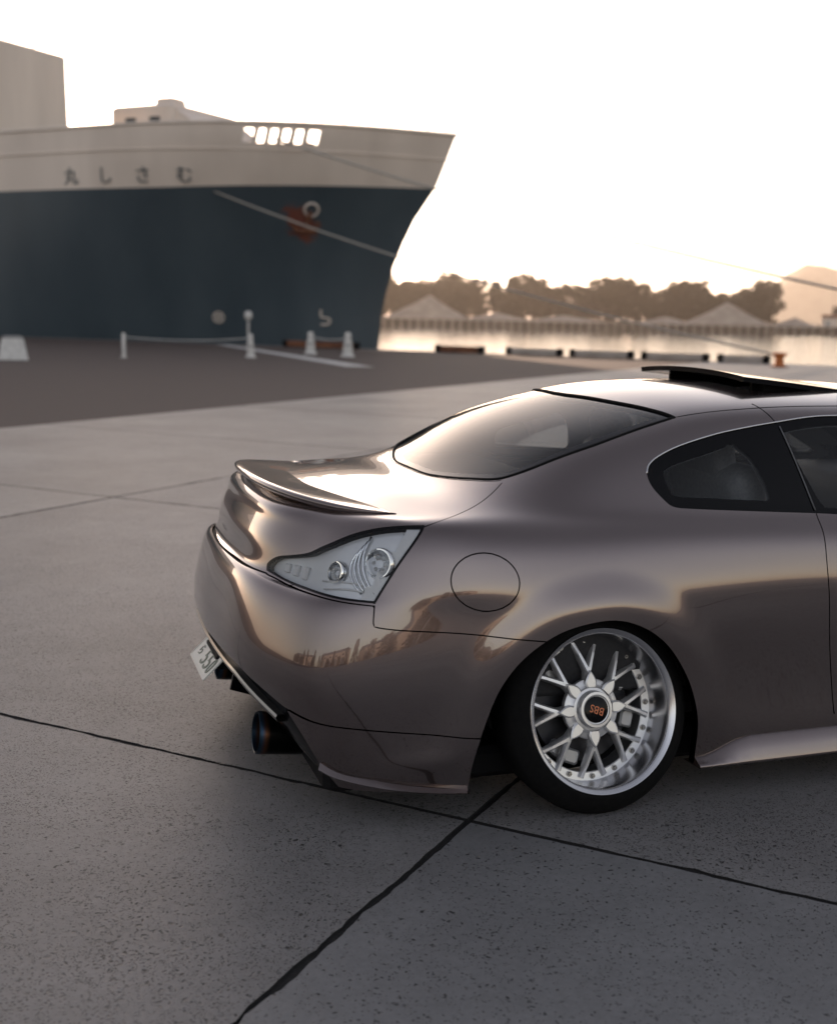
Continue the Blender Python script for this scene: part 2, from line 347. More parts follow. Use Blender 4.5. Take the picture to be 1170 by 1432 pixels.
def coords(bm): return np.array([v.co for v in bm.verts])
def cut(bm, fn, level):
    bm.verts.ensure_lookup_table(); bm.edges.ensure_lookup_table()
    d = fn(coords(bm)) - level
    E = np.array([(e.verts[0].index, e.verts[1].index) for e in bm.edges])
    d0, d1 = d[E[:, 0]], d[E[:, 1]]
    near = (np.abs(d0) < .3) & (np.abs(d1) < .3)
    on = {int(i) for i in np.nonzero(np.abs(d) < 2e-5)[0]}
    cr = np.nonzero((d0 * d1 < 0) & near & (np.abs(d0) >= 2e-5) & (np.abs(d1) >= 2e-5))[0]
    newv = [bm.verts[i] for i in on]; todo = [bm.edges[i] for i in cr]
    for e, i in zip(todo, cr):
        a = e.verts[0]; t = d0[i] / (d0[i] - d1[i])
        _, v = bmesh.utils.edge_split(e, a, float(t)); newv.append(v)
    S = set(newv); faces = {f for v in newv for f in v.link_faces}
    for f in faces:
        vs_ = [v for v in f.verts if v in S]
        if len(vs_) == 2:
            a, b = vs_
            if not any(e.other_vert(a) is b for e in a.link_edges if e in f.edges):
                try: bmesh.utils.face_split(f, a, b)
                except ValueError: pass
    bm.verts.index_update(); bm.edges.index_update(); bm.faces.index_update()

bm = bmesh.new(); bm.from_mesh(BODY)
P = coords(bm)
def sstep(a, b, x): t = np.clip((x - a) / (b - a), 0, 1); return t * t * (3 - 2 * t)
da = d_arch(P); sgn = np.sign(P[:, 1])
off = .014 * (1 - sstep(.035, .15, np.maximum(da, 0))) * (1 - sstep(.0, .16, .30 - P[:, 2]))   # rolled-out rear arch
df = d_farch(P); off += .010 * (1 - sstep(.03, .13, np.maximum(df, 0)))
rg = .005 * np.exp(-((P[:, 2] - .196 - .10 * (P[:, 0] + .56)) / .034) ** 2) * sstep(-.74, -.62, P[:, 0]) * (1 - sstep(-.52, -.45, P[:, 0])) * (np.abs(P[:, 1]) > .6); off += rg   # crease in the corner skirt
for v, o_, s_ in zip(bm.verts, off, sgn): v.co.y += float(o_ * s_)
bmesh.ops.recalc_face_normals(bm, faces=bm.faces); bm.normal_update(); bm.verts.ensure_lookup_table(); bm.faces.ensure_lookup_table()
SM_V = [v.co.copy() for v in bm.verts]; SM_N = [v.normal.copy() for v in bm.verts]; SM_F = [[v.index for v in f.verts] for f in bm.faces]
SM_B = BVHTree.FromPolygons(SM_V, SM_F)
for (x0, x1, z0, z1, y0) in ((-.76, -.64, .575, .70, .7), (-.975, -.86, .66, .78, .38), (-.62, -.53, .84, .90, .7), (-.97, -.80, .14, .36, .6), (.18, .32, .88, 1.08, .6), (.56, .86, .86, 1.18, .6)):
    es = {e for f in bm.faces for e in f.edges if all(x0 < v.co.x < x1 and z0 < v.co.z < z1 and abs(v.co.y) > y0 for v in f.verts)}
    bmesh.ops.subdivide_edges(bm, edges=list(es), cuts=2, use_grid_fill=True)
G = .0019
for fn, lv in [(d_arch, [0]), (d_farch, [0]), (d_glass, [0, -.030]), (d_ws, [0, -.03]), (d_dlo, [0]), (d_qg, [0]), (d_dg, [0]), (d_fuel, [-G, G]), (d_tail, [.002, -.0045]),
               (d_bump, [-G, G]), (d_skirt, [-.0012, .0012]), (d_diff, [0]), (d_boot, [-G, G]), (d_door, [-G, G]), (d_hole, [0]), (d_bon, [-G, G]), (d_hl, [0]), (d_gr, [0])]:
    for l_ in lv: cut(bm, fn, l_)
bm.normal_update()
bm.verts.ensure_lookup_table(); bm.faces.ensure_lookup_table()
FC = np.array([f.calc_center_median() for f in bm.faces])
VC = coords(bm); VN = []
from mathutils.interpolate import poly_3d_calc
for v in bm.verts:
    _, _, fi, _ = SM_B.find_nearest(v.co); q_ = SM_F[fi]; w_ = poly_3d_calc([SM_V[j] for j in q_], v.co); nn_ = Vector((0, 0, 0))
    for j, ww in zip(q_, w_): nn_ += SM_N[j] * ww
    VN.append(nn_.normalized())
VN = np.array(VN)
FV = [[v.index for v in f.verts] for f in bm.faces]
bm.free()
D = {k: f(FC) for k, f in dict(arch=d_arch, farch=d_farch, glass=d_glass, dlo=d_dlo, qg=d_qg, dg=d_dg, fuel=d_fuel, tail=d_tail, bump=d_bump, skirt=d_skirt, diff=d_diff, boot=d_boot, door=d_door, hole=d_hole, ws=d_ws, bon=d_bon, hl=d_hl, gr=d_gr).items()}
CLS = []
for i in range(len(FC)):
    g = lambda k: D[k][i]
    right = FC[i][1] < 0; sd = 'R' if right else 'L'
    if g('arch') < 0 or g('farch') < 0 or g('hole') < 0: c = None
    elif g('glass') < -.030: c = 'rear_window'
    elif g('glass') < 0: c = 'rear_frit'
    elif g('ws') < -.03: c = 'windscreen'
    elif g('ws') < 0: c = 'ws_frit'
    elif g('qg') < 0: c = 'quarter_glass' + sd
    elif g('dg') < 0: c = 'door_glass' + sd
    elif g('dlo') < 0: c = 'win_trim' + sd
    elif g('fuel') < -G: c = 'fuel'
    elif g('fuel') < G: c = 'gap_fuel'
    elif g('tail') < -.0045: c = 'tail' + sd
    elif g('tail') < .002: c = 'tail_gasket' + sd
    elif g('hl') < 0: c = 'head' + sd
    elif g('gr') < 0: c = 'grille'
    elif g('diff') < 0: c = 'diffuser'
    elif g('bump') < -G and g('skirt') < -.0012: c = 'spat' + sd
    elif g('bump') < -G and g('skirt') < .0012: c = 'gap_skirt' + sd
    elif g('bump') < -G: c = 'bumper'
    elif g('bump') < G: c = 'gap_bump'
    elif g('boot') < -G: c = 'boot'
    elif g('boot') < G: c = 'gap_boot' + ('C' if FC[i][0] > -.60 else sd)
    elif g('door') < -G: c = 'door' + sd
    elif g('door') < G: c = 'gap_door' + sd
    elif g('bon') < -G: c = 'bonnet'
    elif g('bon') < G: c = 'gap_bon'
    else: c = 'shell'
    CLS.append(c)
BYC = {}
for i, c in enumerate(CLS):
    if c: BYC.setdefault(c, []).append(i)
def panel(cls, name, m, parent, rim=.012, off=0.0, inner=None):
    """one panel of the body with a turned-in edge; off moves it along the normal"""
    fs = []
    for c in (cls if isinstance(cls, (list, tuple)) else [cls]): fs += BYC.get(c, [])
    used = sorted({j for f in fs for j in FV[f]}); idx = {j: k for k, j in enumerate(used)}
    V = [VC[j] + VN[j] * off for j in used]; N = [VN[j] for j in used]; F = [[idx[j] for j in FV[f]] for f in fs]
    if rim:
        cnt = {}
        for f in F:
            for a, b in zip(f, f[1:] + f[:1]): cnt[(a, b)] = 1
        for (a, b) in [e for e in cnt if (e[1], e[0]) not in cnt]:
            k = len(V); va, vb = V[a], V[b]; na, nb = N[a], N[b]
            if abs(va[1]) < 1e-4 and abs(vb[1]) < 1e-4: continue
            rn = np.cross(vb - va, -(na + nb)); rn = rn / (np.linalg.norm(rn) + 1e-9)
            V += [va, vb, vb - nb * rim, va - na * rim]; N += [-rn * -1] * 4
            F.append([k + 1, k, k + 3, k + 2])
    return mesh_obj(name, V, F, m, parent, normals=N)

# ------------------------------------------------------------------ car materials
M = {}
M['paint'] = mat('mauve_grey_metallic_paint', (.150, .112, .108), .19, .88, 1.0, .012)
M['paint'].node_tree.nodes['Principled BSDF'].inputs['Coat IOR'].default_value = 1.9
M['black'] = mat('black_gap_rubber', (.004, .004, .0045), .7, spec=.15)
M['blackplastic'] = noise_vary(mat('black_textured_plastic', (.01, .01, .011), .7, spec=.15), 300, (.005, .005, .006), (.010, .010, .011), (.6, .8), .15, dist=.001)
M['glossblack'] = mat('gloss_black_trim', (.004, .004, .005), .12, 0, 0, spec=.18)
M['sideglass'] = thin_glass('side_window_glass', (.86, .89, .90), 0, .9)
M['rearglass'] = thin_glass('rear_window_glass', (.55, .57, .57), 0, 1.0)
M['frit'] = mat('black_glass_border', (.006, .006, .008), .05, 0, 0)
M['lens'] = thin_glass('clear_lamp_cover', (.97, .98, .99), 0, .9)
M['chrome'] = mat('lamp_reflector_chrome', (.93, .95, .97), .12, 1.0)
M['satin'] = mat('satin_lamp_plastic', (.93, .95, .97), .22, .25)
M['lampwhite'] = mat('lamp_white_plastic', (.88, .89, .90), .25)
M['rim'] = mat('brushed_rim_lip', (.66, .66, .68), .22, 1.0)
M['spoke'] = mat('silver_painted_spoke', (.72, .72, .73), .34, .75, .4)
M['bolt'] = mat('rim_bolt_steel', (.32, .31, .30), .3, 1.0)
M['tyre'] = noise_vary(mat('tyre_rubber', (.008, .008, .009), .9, spec=.12), 60, (.005, .005, .0055), (.009, .009, .009), (.8, .95), .05)
M['disc'] = mat('brake_disc_steel', (.05, .05, .055), .5, .9)
M['caliper'] = mat('grey_brake_caliper', (.45, .45, .46), .4, .5)
M['cabin'] = noise_vary(mat('dark_cabin_trim', (.03, .03, .033), .7), 80, (.022, .022, .025), (.035, .035, .038), (.6, .8), .05)
M['seat'] = noise_vary(mat('grey_seat_leather', (.3, .3, .32), .5), 90, (.27, .27, .29), (.36, .36, .38), (.42, .6), .1)
M['trimgrey'] = mat('grey_pillar_trim', (.14, .14, .15), .7)
M['plate'] = mat('white_number_plate', (.74, .73, .68), .45)
M['ink'] = mat('plate_lettering', (.16, .19, .15), .5)
M['exh'] = mat('burnt_steel_with_gleam', (.02, .02, .02), .35, .9, spec=.1)
n, l, b = nodes(M['exh'])
tc = n.new('ShaderNodeTexCoord'); sx = n.new('ShaderNodeSeparateXYZ'); l.new(tc.outputs['Object'], sx.inputs[0])
mr = n.new('ShaderNodeMapRange'); mr.inputs['From Min'].default_value = -.10; mr.inputs['From Max'].default_value = .06
l.new(sx.outputs['Z'], mr.inputs['Value']); cr = n.new('ShaderNodeValToRGB')
for p_, c_ in ((.15, (.015, .015, .017)), (.60, (.02, .02, .022)), (.68, (.03, .06, .10)), (.76, (.11, .05, .028)), (.84, (.006, .006, .006))):  # heat tint plus a small blue-to-orange gleam painted into the colour
    e = cr.color_ramp.elements.new(p_); e.color = (*c_, 1)
cr.color_ramp.elements[len(cr.color_ramp.elements) - 1].color = (.006, .006, .006, 1)
l.new(mr.outputs[0], cr.inputs[0]); l.new(cr.outputs[0], b.inputs['Base Color'])

CAR = empty('sports_coupe')
tag(CAR, 'lowered mauve grey two-door coupe with silver mesh wheels and tilted roof hatch', 'car')
shell = panel('shell', 'body_shell', M['paint'], CAR, .03)
for c_ in ('gap_fuel', 'gap_skirtR', 'gap_skirtL', 'gap_bump', 'gap_bootC', 'gap_bootR', 'gap_bootL', 'gap_doorR', 'gap_doorL', 'gap_bon'): panel(c_, 'panel_gap', M['black'], shell, 0, -.009)
panel('boot', 'boot_lid', M['paint'], CAR)
bumper = panel('bumper', 'rear_bumper', M['paint'], CAR, .02)
dif = panel('diffuser', 'diffuser', M['glossblack'], bumper, .0, -.022)
for sd in 'RL':
    panel('spat' + sd, 'bumper_corner_skirt', M['paint'], bumper, .02, .004)
    d = panel('door' + sd, 'door', M['paint'], CAR)
    panel('door_glass' + sd, 'window_pane', M['sideglass'], d, 0, -.004)
    q = panel('win_trim' + sd, 'window_surround', M['glossblack'], CAR, .012, -.003)
    panel('quarter_glass' + sd, 'quarter_window', M['sideglass'], CAR, 0, -.004)
panel('fuel', 'fuel_flap', M['paint'], CAR)
rw = panel('rear_window', 'rear_window', M['rearglass'], CAR, 0, -.004)
panel('rear_frit', 'window_border', M['frit'], rw, .015, -.004)
ws = panel('windscreen', 'windscreen', M['sideglass'], CAR, 0, -.004)
panel('ws_frit', 'screen_border', M['frit'], ws, .015, -.004)
panel('bonnet', 'bonnet', M['paint'], CAR)
panel('grille', 'grille', M['blackplastic'], CAR, 0, -.04)
# ------------------------------------------------------------------ car details
def rbox(name, c, d, bev, m, parent, rot=(0, 0, 0), seg=3):
    bm = bmesh.new(); bmesh.ops.create_cube(bm, size=1.0)
    for v in bm.verts: v.co = Vector((v.co.x * d[0], v.co.y * d[1], v.co.z * d[2]))
    bmesh.ops.bevel(bm, geom=list(bm.edges), offset=bev, segments=seg, affect='EDGES', profile=.5)
    me = bpy.data.meshes.new(name); bm.to_mesh(me); bm.free(); me.shade_smooth(); me.set_sharp_from_angle(angle=R(60))
    me.materials.append(m)
    o = link(bpy.data.objects.new(name, me), parent); o.location = c; o.rotation_euler = rot
    return o
def text_mesh(name, txt, size, m, parent, mw, depth=.0006, align='CENTER', shear=0, sx=1.0):
    cu = bpy.data.curves.new(name, 'FONT'); cu.body = txt; cu.size = size; cu.extrude = depth; cu.align_x = align; cu.align_y = 'CENTER'; cu.shear = shear
    cu.resolution_u = 3
    t = bpy.data.objects.new(name + '_curve', cu); COL.objects.link(t)
    dg = bpy.context.evaluated_depsgraph_get(); dg.update()
    me = bpy.data.meshes.new_from_object(t.evaluated_get(dg)); bpy.data.objects.remove(t)
    me.transform(mw @ Matrix.Diagonal((sx, 1, 1, 1))); me.materials.clear(); me.materials.append(m); me.name = name
    return link(bpy.data.objects.new(name, me), parent)
BVH = BVHTree.FromPolygons([tuple(v) for v in VC], FV)
def side_pt(x, z, s=-1):
    h = BVH.ray_cast(Vector((x, s * 3, z)), Vector((0, -s, 0))); return h[0], (h[1] if h[1].dot(Vector((0, s, 0))) > 0 else -h[1])
def frame_at(p, nrm, upv=Vector((0, 0, 1))):
    z = nrm.normalized(); x = upv.cross(z).normalized(); y = z.cross(x)
    m = Matrix.Identity(4)
    for i in range(3): m[i][0], m[i][1], m[i][2], m[i][3] = x[i], y[i], z[i], p[i]
    return m
# tail lamps
for s, sd in ((-1, 'R'), (1, 'L')):
    tl = panel('tail_gasket' + sd, 'tail_lamp', M['glossblack'], CAR, .012, -.001)
    fs = BYC['tail' + sd]
    a, b_ = np.array((-.55, .882)), np.array((-.706, .671)); e = (b_ - a) / np.linalg.norm(b_ - a); nn = np.array((-e[1], e[0]))
    if nn[0] > 0: nn = -nn
    dist = np.abs((FC[fs][:, [0, 2]] - a) @ nn)
    BYC['strip' + sd] = [f for f, q in zip(fs, dist) if q < .036]
    panel('tail' + sd, 'housing', M['satin'], tl, .0, -.019)
    panel('strip' + sd, 'side_reflector', M['lampwhite'], tl, .011, -.007)
    lens = panel('tail' + sd, 'lens', M['lens'], tl, 0, -.001)
    wall = panel('tail' + sd, 'bezel', M['lampwhite'], tl, .017, -.002)
    # keep only the turned-in walls of the bezel
    bmw = bmesh.new(); bmw.from_mesh(wall.data); bmw.faces.ensure_lookup_table()
    bmesh.ops.delete(bmw, geom=bmw.faces[:len(fs)], context='FACES'); bmw.to_mesh(wall.data); bmw.free()
    for (x, z, r) in ((-.692, .778, .040), (-.802, .742, .030)):
        p, nr = side_pt(x, z, s); nr = (nr + Vector((-.5, 0, -.05))).normalized(); F_ = frame_at(p - nr * .019, nr)
        mb = MB().lathe([(r * .30, .001), (r * .75, .003), (r * .95, .009), (r * 1.0, .013), (r * 1.10, .013), (r * 1.18, .007), (r * 1.2, -.002)], 32, F_)
        bz = mb.build('lamp_bowl', M['chrome'], tl, 30)
        MB().lathe([(r * .92, .008), (r * .80, .011), (r * .5, .014), (r * .2, .0155), (0.0004, .016)], 32, F_).build('lamp_dome', M['lens'], bz, 180)
        for k in range(6):
            q = F_ @ Vector((r * .5 * math.cos(k * 1.047), r * .5 * math.sin(k * 1.047), .002))
            MB().lathe([(.007, 0), (.0066, .003), (.004, .005), (.0004, .006)], 10, frame_at(q, nr)).build('led', M['lampwhite'], bz, 180)
    for k in range(3):
        x = -.868 - k * .020; p, nr = side_pt(x, .722 + .001 * k, s); F_ = frame_at(p - nr * .017, nr)
        MB().bbox((0, 0, 0), (.022, .040 - k * .006, .014), .003, F_.to_3x3()).build('light_block', M['lampwhite'], tl).location = F_.translation
    for k in range(4):      # curved bright fins between the bowls
        t0 = -.772 + k * .012
        pts = []
        for j in range(9):
            z = .695 + (.120 + .012 * k) * j / 8; x = t0 + .030 * ((j - 4) / 4) ** 2 + .01 * j / 8
            p, nr = side_pt(x, z, s); pts.append(p - nr * (.016 - .002 * k))
        MB().tube(pts, .0035, 6).build('reflector_fin', M['chrome'], tl, 180)
    for k in range(2):
        pts = []
        for j in range(7):
            x = -.835 + .11 * j / 6; z = .697 + .018 * k + .008 * math.sin(j / 6 * 3.14); p, nr = side_pt(x, z, s); pts.append(p - nr * .015)
        MB().tube(pts, .003, 6).build('reflector_fin', M['lampwhite'], tl, 180)
    hl = panel('head' + sd, 'headlamp', M['lens'], CAR, 0, -.001); panel('head' + sd, 'housing', M['satin'], hl, 0, -.03)
# spoiler
INN = [(-.752, 0), (-.745, .15), (-.715, .29), (-.675, .42), (-.633, .53), (-.612, .60), (-.600, .648)]
TRA = [(-.950, 0, .957), (-.943, .16, .955), (-.915, .32, .948), (-.862, .45, .936), (-.775, .56, .920), (-.690, .615, .908), (-.594, .652, .899)]
IN2 = crom(INN, 8); TR2 = crom(TRA, 8)
def top_z(x, y): return BVH.ray_cast(Vector((x, y, 3)), Vector((0, 0, -1)))[0].z
secs = []
for (ix, iy), (tx, ty, tz) in zip(IN2, TR2):
    i3 = Vector((ix, iy, top_z(ix, iy) - .001)); t3 = Vector((tx, ty, tz)); o = (t3 - i3); ch = math.hypot(o.x, o.y); od = Vector((o.x / ch, o.y / ch, 0)) if ch > 1e-4 else Vector((-1, 0, 0))
    rise = o.z; q = min(1, ch / .16)
    def pt(f, zz): return i3 + od * (ch * f) + Vector((0, 0, zz))
    sec = [pt(0, 0), pt(.12, rise * .02 + .002), pt(.35, rise * .18 + .004 * q), pt(.62, rise * .5 + .003 * q), pt(.86, rise * .85 + .001), pt(.96, rise * .985), pt(1.0, rise * .985 - .003 * q), pt(1.012, rise - .009 * q), pt(.998, rise - .018 * q), pt(.93, rise - .026 * q), pt(.80, rise - .040 * q), pt(.62, -.02 * q - .004)]
    secs.append(sec)
full = [[Vector((p.x, p.y, p.z)) for p in sc] for sc in reversed(secs)] + [[Vector((p.x, -p.y, p.z)) for p in sc] for sc in secs[1:]]
V = [p for sc in full for p in sc]; ns = len(full[0]); F = []
for i in range(len(full) - 1):
    for k in range(ns - 1): F.append((i * ns + k, i * ns + k + 1, (i + 1) * ns + k + 1, (i + 1) * ns + k))
sp = mesh_obj('boot_spoiler', V, F, M['paint'], CAR, smooth=True)
# side skirts
for s in (-1, 1):
    secs = []
    for x in [.335, .35, .37, .40, .44, .48, .53, .60, .7, .85, 1.1, 1.5, 2.0, 2.35, 2.44, 2.47, 2.49]:
        zt = .128 + .056 * float(sstep(.345, .53, np.array(x))) ; zt = min(zt, .128 + .056 * float(1 - sstep(2.3, 2.49, np.array(x))))
        zb = .101; w = .030
        y0 = abs(side_pt(x, zt, -1)[0].y); yb = .897 - .014 * float(sstep(.4, 1.2, np.array(x)))
        secs.append([(x, s * (y0 - .004), zt), (x, s * (y0 + .003), zt - .0015), (x, s * (y0 + .010), zt - .007), (x, s * (yb + .004), .5 * (zt + zb) - .001), (x, s * (yb + .013), zb + .010), (x, s * (yb + .0145), zb + .004), (x, s * (yb + .012), zb), (x, s * (yb - .09), zb - .004)])
    V = [p for sc in secs for p in sc]; k_ = 8
    F = [(i * k_ + j, i * k_ + j + 1, (i + 1) * k_ + j + 1, (i + 1) * k_ + j) for i in range(len(secs) - 1) for j in range(k_ - 1)]
    F += [tuple(range(k_)), tuple((len(secs) - 1) * k_ + j for j in range(k_))]
    if s > 0: F = [tuple(reversed(f)) for f in F]
    o = mesh_obj('side_skirt', V, F, M['paint'], CAR, smooth=True); o.data.set_sharp_from_angle(angle=R(70))
# light-blocking floor box, liners, cabin
MB().bbox((1.22, 0, .12), (4.1, 1.48, .10), .02).build('underbody_light_block', M['blackplastic'], CAR)  # hidden black box, set low to stop light passing under the car
for xc in (0, 2.85):
    for s in (-1, 1):
        prof = []
        for k in range(21):
            a = math.pi * k / 20; prof.append((xc + .45 * math.cos(a), .30 + .40 * math.sin(a)))
        prof = [(xc + .45, .125)] + prof + [(xc - .45, .125)]
        V = [(x, s * .50, z) for x, z in prof] + [(x, s * .868, z) for x, z in prof]; n_ = len(prof)
        F = [(i, i + 1, n_ + i + 1, n_ + i) for i in range(n_ - 1)] + [tuple(range(n_))]
        mesh_obj('arch_liner', V, F, M['blackplastic'], CAR)
hf = [i for i in BYC['shell'] if FC[i][2] > .885 and FC[i][0] > -.36 and FC[i][0] < 2.1]
BYC['lining'] = hf
ln = panel('lining', 'headliner', M['trimgrey'], CAR, 0, -.030); ln.data.flip_normals()
for s in (-1, 1):
    ln = panel('win_trim' + ('R' if s < 0 else 'L'), 'pillar_lining', M['trimgrey'], CAR, 0, -.022); ln.data.flip_normals()
    rbox('door_card', (1.33, s * .775, .58), (1.2, .05, .52), .02, M['cabin'], CAR)
    rbox('quarter_card', (.27, s * .735, .60), (.92, .05, .56), .02, M['cabin'], CAR)
rbox('parcel_shelf', (-.10, 0, .915), (.42, 1.20, .03), .01, M['cabin'], CAR)
rbox('cabin_floor', (.9, 0, .24), (2.4, 1.45, .04), .01, M['cabin'], CAR)
rbox('bulkhead', (-.12, 0, .55), (.05, 1.45, .70), .01, M['cabin'], CAR, (0, R(-14), 0))
rbox('dashboard', (1.80, 0, .74), (.50, 1.44, .26), .08, M['cabin'], CAR)
MB().lathe([(.175 + .014 * math.cos(t), .014 * math.sin(t)) for t in np.linspace(0, 2 * math.pi, 10)[:-1]], 32, Matrix.Translation((1.42, -.36, .80)) @ Matrix.Rotation(R(-68), 4, 'Y'), closed=True).build('steering_wheel', M['cabin'], CAR, 180)
for s in (-1, 1):
    st = rbox('front_seat', (1.02, s * .365, .40), (.52, .50, .20), .06, M['seat'], CAR, (0, R(-8), 0))
    st2 = rbox('backrest', (.735, s * .365, .70), (.14, .49, .64), .06, M['seat'], CAR, (0, R(-17), 0))
    rbox('headrest', (.625, s * .365, 1.035), (.09, .27, .17), .04, M['seat'], CAR, (0, R(-12), 0))
    rbox('rear_seat_back', (.02, s * .31, .69), (.16, .52, .46), .06, M['seat'], CAR, (0, R(-26), 0))
    MB().tube([(.66, s * .585, 1.12), (.70, s * .63, 1.0), (.75, s * .66, .80), (.78, s * .66, .5)], .018, 6).build('seat_belt', M['trimgrey'], CAR, 180)
    mr_ = rbox('door_mirror', (1.80, s * .955, .925), (.10, .19, .125), .035, M['paint'], CAR, (0, 0, s * R(-12)))
    g_ = mesh_obj('mirror_glass', [(1.745 - 0, s * .87, .88), (1.745, s * 1.035, .885), (1.745, s * 1.035, .965), (1.745, s * .87, .965)], [(0, 1, 2, 3)], M['chrome'], None)
    g_.parent = mr_; g_.matrix_parent_inverse = Matrix.LocRotScale(mr_.location, mr_.rotation_euler, None).inverted()
    MB().tube([(1.82, s * .83, .875), (1.81, s * .90, .90)], .03, 8).build('mirror_arm', M['glossblack'], CAR, 180)
rbox('cabin_mirror', (1.60, 0, 1.135), (.035, .24, .065), .015, M['cabin'], CAR)
# tilted roof hatch
secs = []
for i in range(13):
    x = .75 + .43 * i / 12; row = []
    for k in range(15):
        y = -.375 + .75 * k / 14; z = top_z(x, y)
        row.append((x, y, z + .003 + .046 * (1.18 - x) / .43))
    secs.append(row)
top = [p for r_ in secs for p in r_]; bot = [(x, y * .985, z - .018) for x, y, z in top]; V = top + bot; nt = len(top); F = []; w = 15
for i in range(12):
    for k in range(14):
        q = (i * w + k, (i + 1) * w + k, (i + 1) * w + k + 1, i * w + k + 1); F += [q, tuple(nt + j for j in reversed(q))]
bd = [k for k in range(w)] + [i * w + w - 1 for i in range(1, 13)] + [12 * w + k for k in range(w - 2, -1, -1)] + [i * w for i in range(11, 0, -1)]
F += [(bd[i], bd[(i + 1) % len(bd)], nt + bd[(i + 1) % len(bd)], nt + bd[i]) for i in range(len(bd))]
hatch = mesh_obj('roof_hatch', V, F, M['glossblack'], CAR, smooth=True); hatch.data.set_sharp_from_angle(angle=R(40))
for s in (-1, 1): MB().box((.85, s * .29, 1.255), (.03, .015, .04)).build('hatch_arm', M['black'], hatch)
for s in (-1, 1):
    V = []; F = []
    for i in range(9):
        x = .86 + .31 * i / 8
        for y in (s * .335, s * .30):
            zr_ = top_z(x, s * .40) - .004; zh = top_z(x, y) + .003 + .046 * (1.18 - x) / .43 - .014
            V += [(x, y, zr_ - .02), (x, y, zh)]
        if i: b0, b1 = (i - 1) * 4, i * 4; F += [(b0, b1, b1 + 1, b0 + 1), (b0 + 3, b1 + 3, b1 + 2, b0 + 2), (b0 + 1, b1 + 1, b1 + 3, b0 + 3)]
    F.append((0, 1, 3, 2)); mesh_obj('hatch_side_fill', V, F, M['black'], hatch)  # black wedge filling the gap between hatch side and roof
# number plate, bracket, exhausts
PM = Matrix(((0, .7145, -.6996, -1.0660), (-1, 0, 0, 0), (0, .6996, .7145, .310), (0, 0, 0, 1)))   # x right, y up the plate, z outward
mb = MB()
for zz in (0,): mb.prism([(-.165, -.052), (-.160, -.057), (.160, -.057), (.165, -.052), (.165, .052), (.160, .057), (-.160, .057), (-.165, .052)], -.002, .001, PM)
pl = mb.build('number_plate', M['plate'], bumper)
mb = MB()
for a in ((-.163, -.055, .163, -.051), (-.163, .051, .163, .055), (-.163, -.051, -.159, .051), (.159, -.051, .163, .051)):
    mb.prism([(a[0], a[1]), (a[2], a[1]), (a[2], a[3]), (a[0], a[3])], .001, .003, PM)
mb.build('plate_edge', M['plate'], pl)
for txt, x, y, sz, sx in (('ら', -.095, -.012, .045, 1.2), ('5', .005, -.011, .088, 1.35), ('5', .068, -.011, .088, 1.35), ('0', .122, -.011, .088, .9), ('503', .06, .043, .020, 1.6)):
    text_mesh('plate_character', txt, sz, M['ink'], pl, PM @ Matrix.Translation((x, y, .0025)), .0012, sx=sx)
MB().bbox((0, 0, 0), (.06, .24, .05), .008).build('plate_bracket', M['blackplastic'], bumper).location = (-1.025, 0, .315)
# grey blade above the diffuser
pts = []
for y in np.linspace(-.64, .64, 33):
    h = BVH.ray_cast(Vector((-3, y, .405 - .09 * max(0, (abs(y) - .42) / .22) ** 1.2 - .028)), Vector((1, 0, 0)))[0]
    pts.append((h.x + .004, y, h.z))
V = []; F = []
for i, p in enumerate(pts):
    for dx, dz in ((-.006, .010), (-.010, .002), (-.004, -.012), (.03, -.012), (.03, .010)): V.append((p[0] + dx, p[1], p[2] + dz))
    if i: F += [((i - 1) * 5 + k, i * 5 + k, i * 5 + (k + 1) % 5, (i - 1) * 5 + (k + 1) % 5) for k in range(5)]
mesh_obj('diffuser_blade', V, F, M['bolt'], dif, smooth=True).data.set_sharp_from_angle(angle=R(40))
for y in (-.18, .18): MB().prism([(-1.02, .24), (-.72, .14), (-.72, .20), (-1.0, .33)], -.006, .006, Matrix(((1, 0, 0, 0), (0, 0, -1, y), (0, 1, 0, 0), (0, 0, 0, 1)))).build('diffuser_fin', M['glossblack'], dif)
for s in (-1, 1):
    EM = Matrix.Translation((-.975, s * .41, .165)) @ Matrix.Rotation(R(90 + 6), 4, 'Y')
    prof = [(r_ * 1.18, h_) for r_, h_ in [(.050, .30), (.056, .26), (.058, .02), (.0575, .004), (.055, 0), (.052, .002), (.051, .02), (.050, .22)]]
    ex = MB().lathe(prof, 36, Matrix.Identity(4)).build('exhaust_tip', M['exh'], CAR, 50); ex.matrix_world = EM
    MB().lathe([(.060, .21), (.0004, .21)], 24).build('exhaust_bore', M['black'], ex)
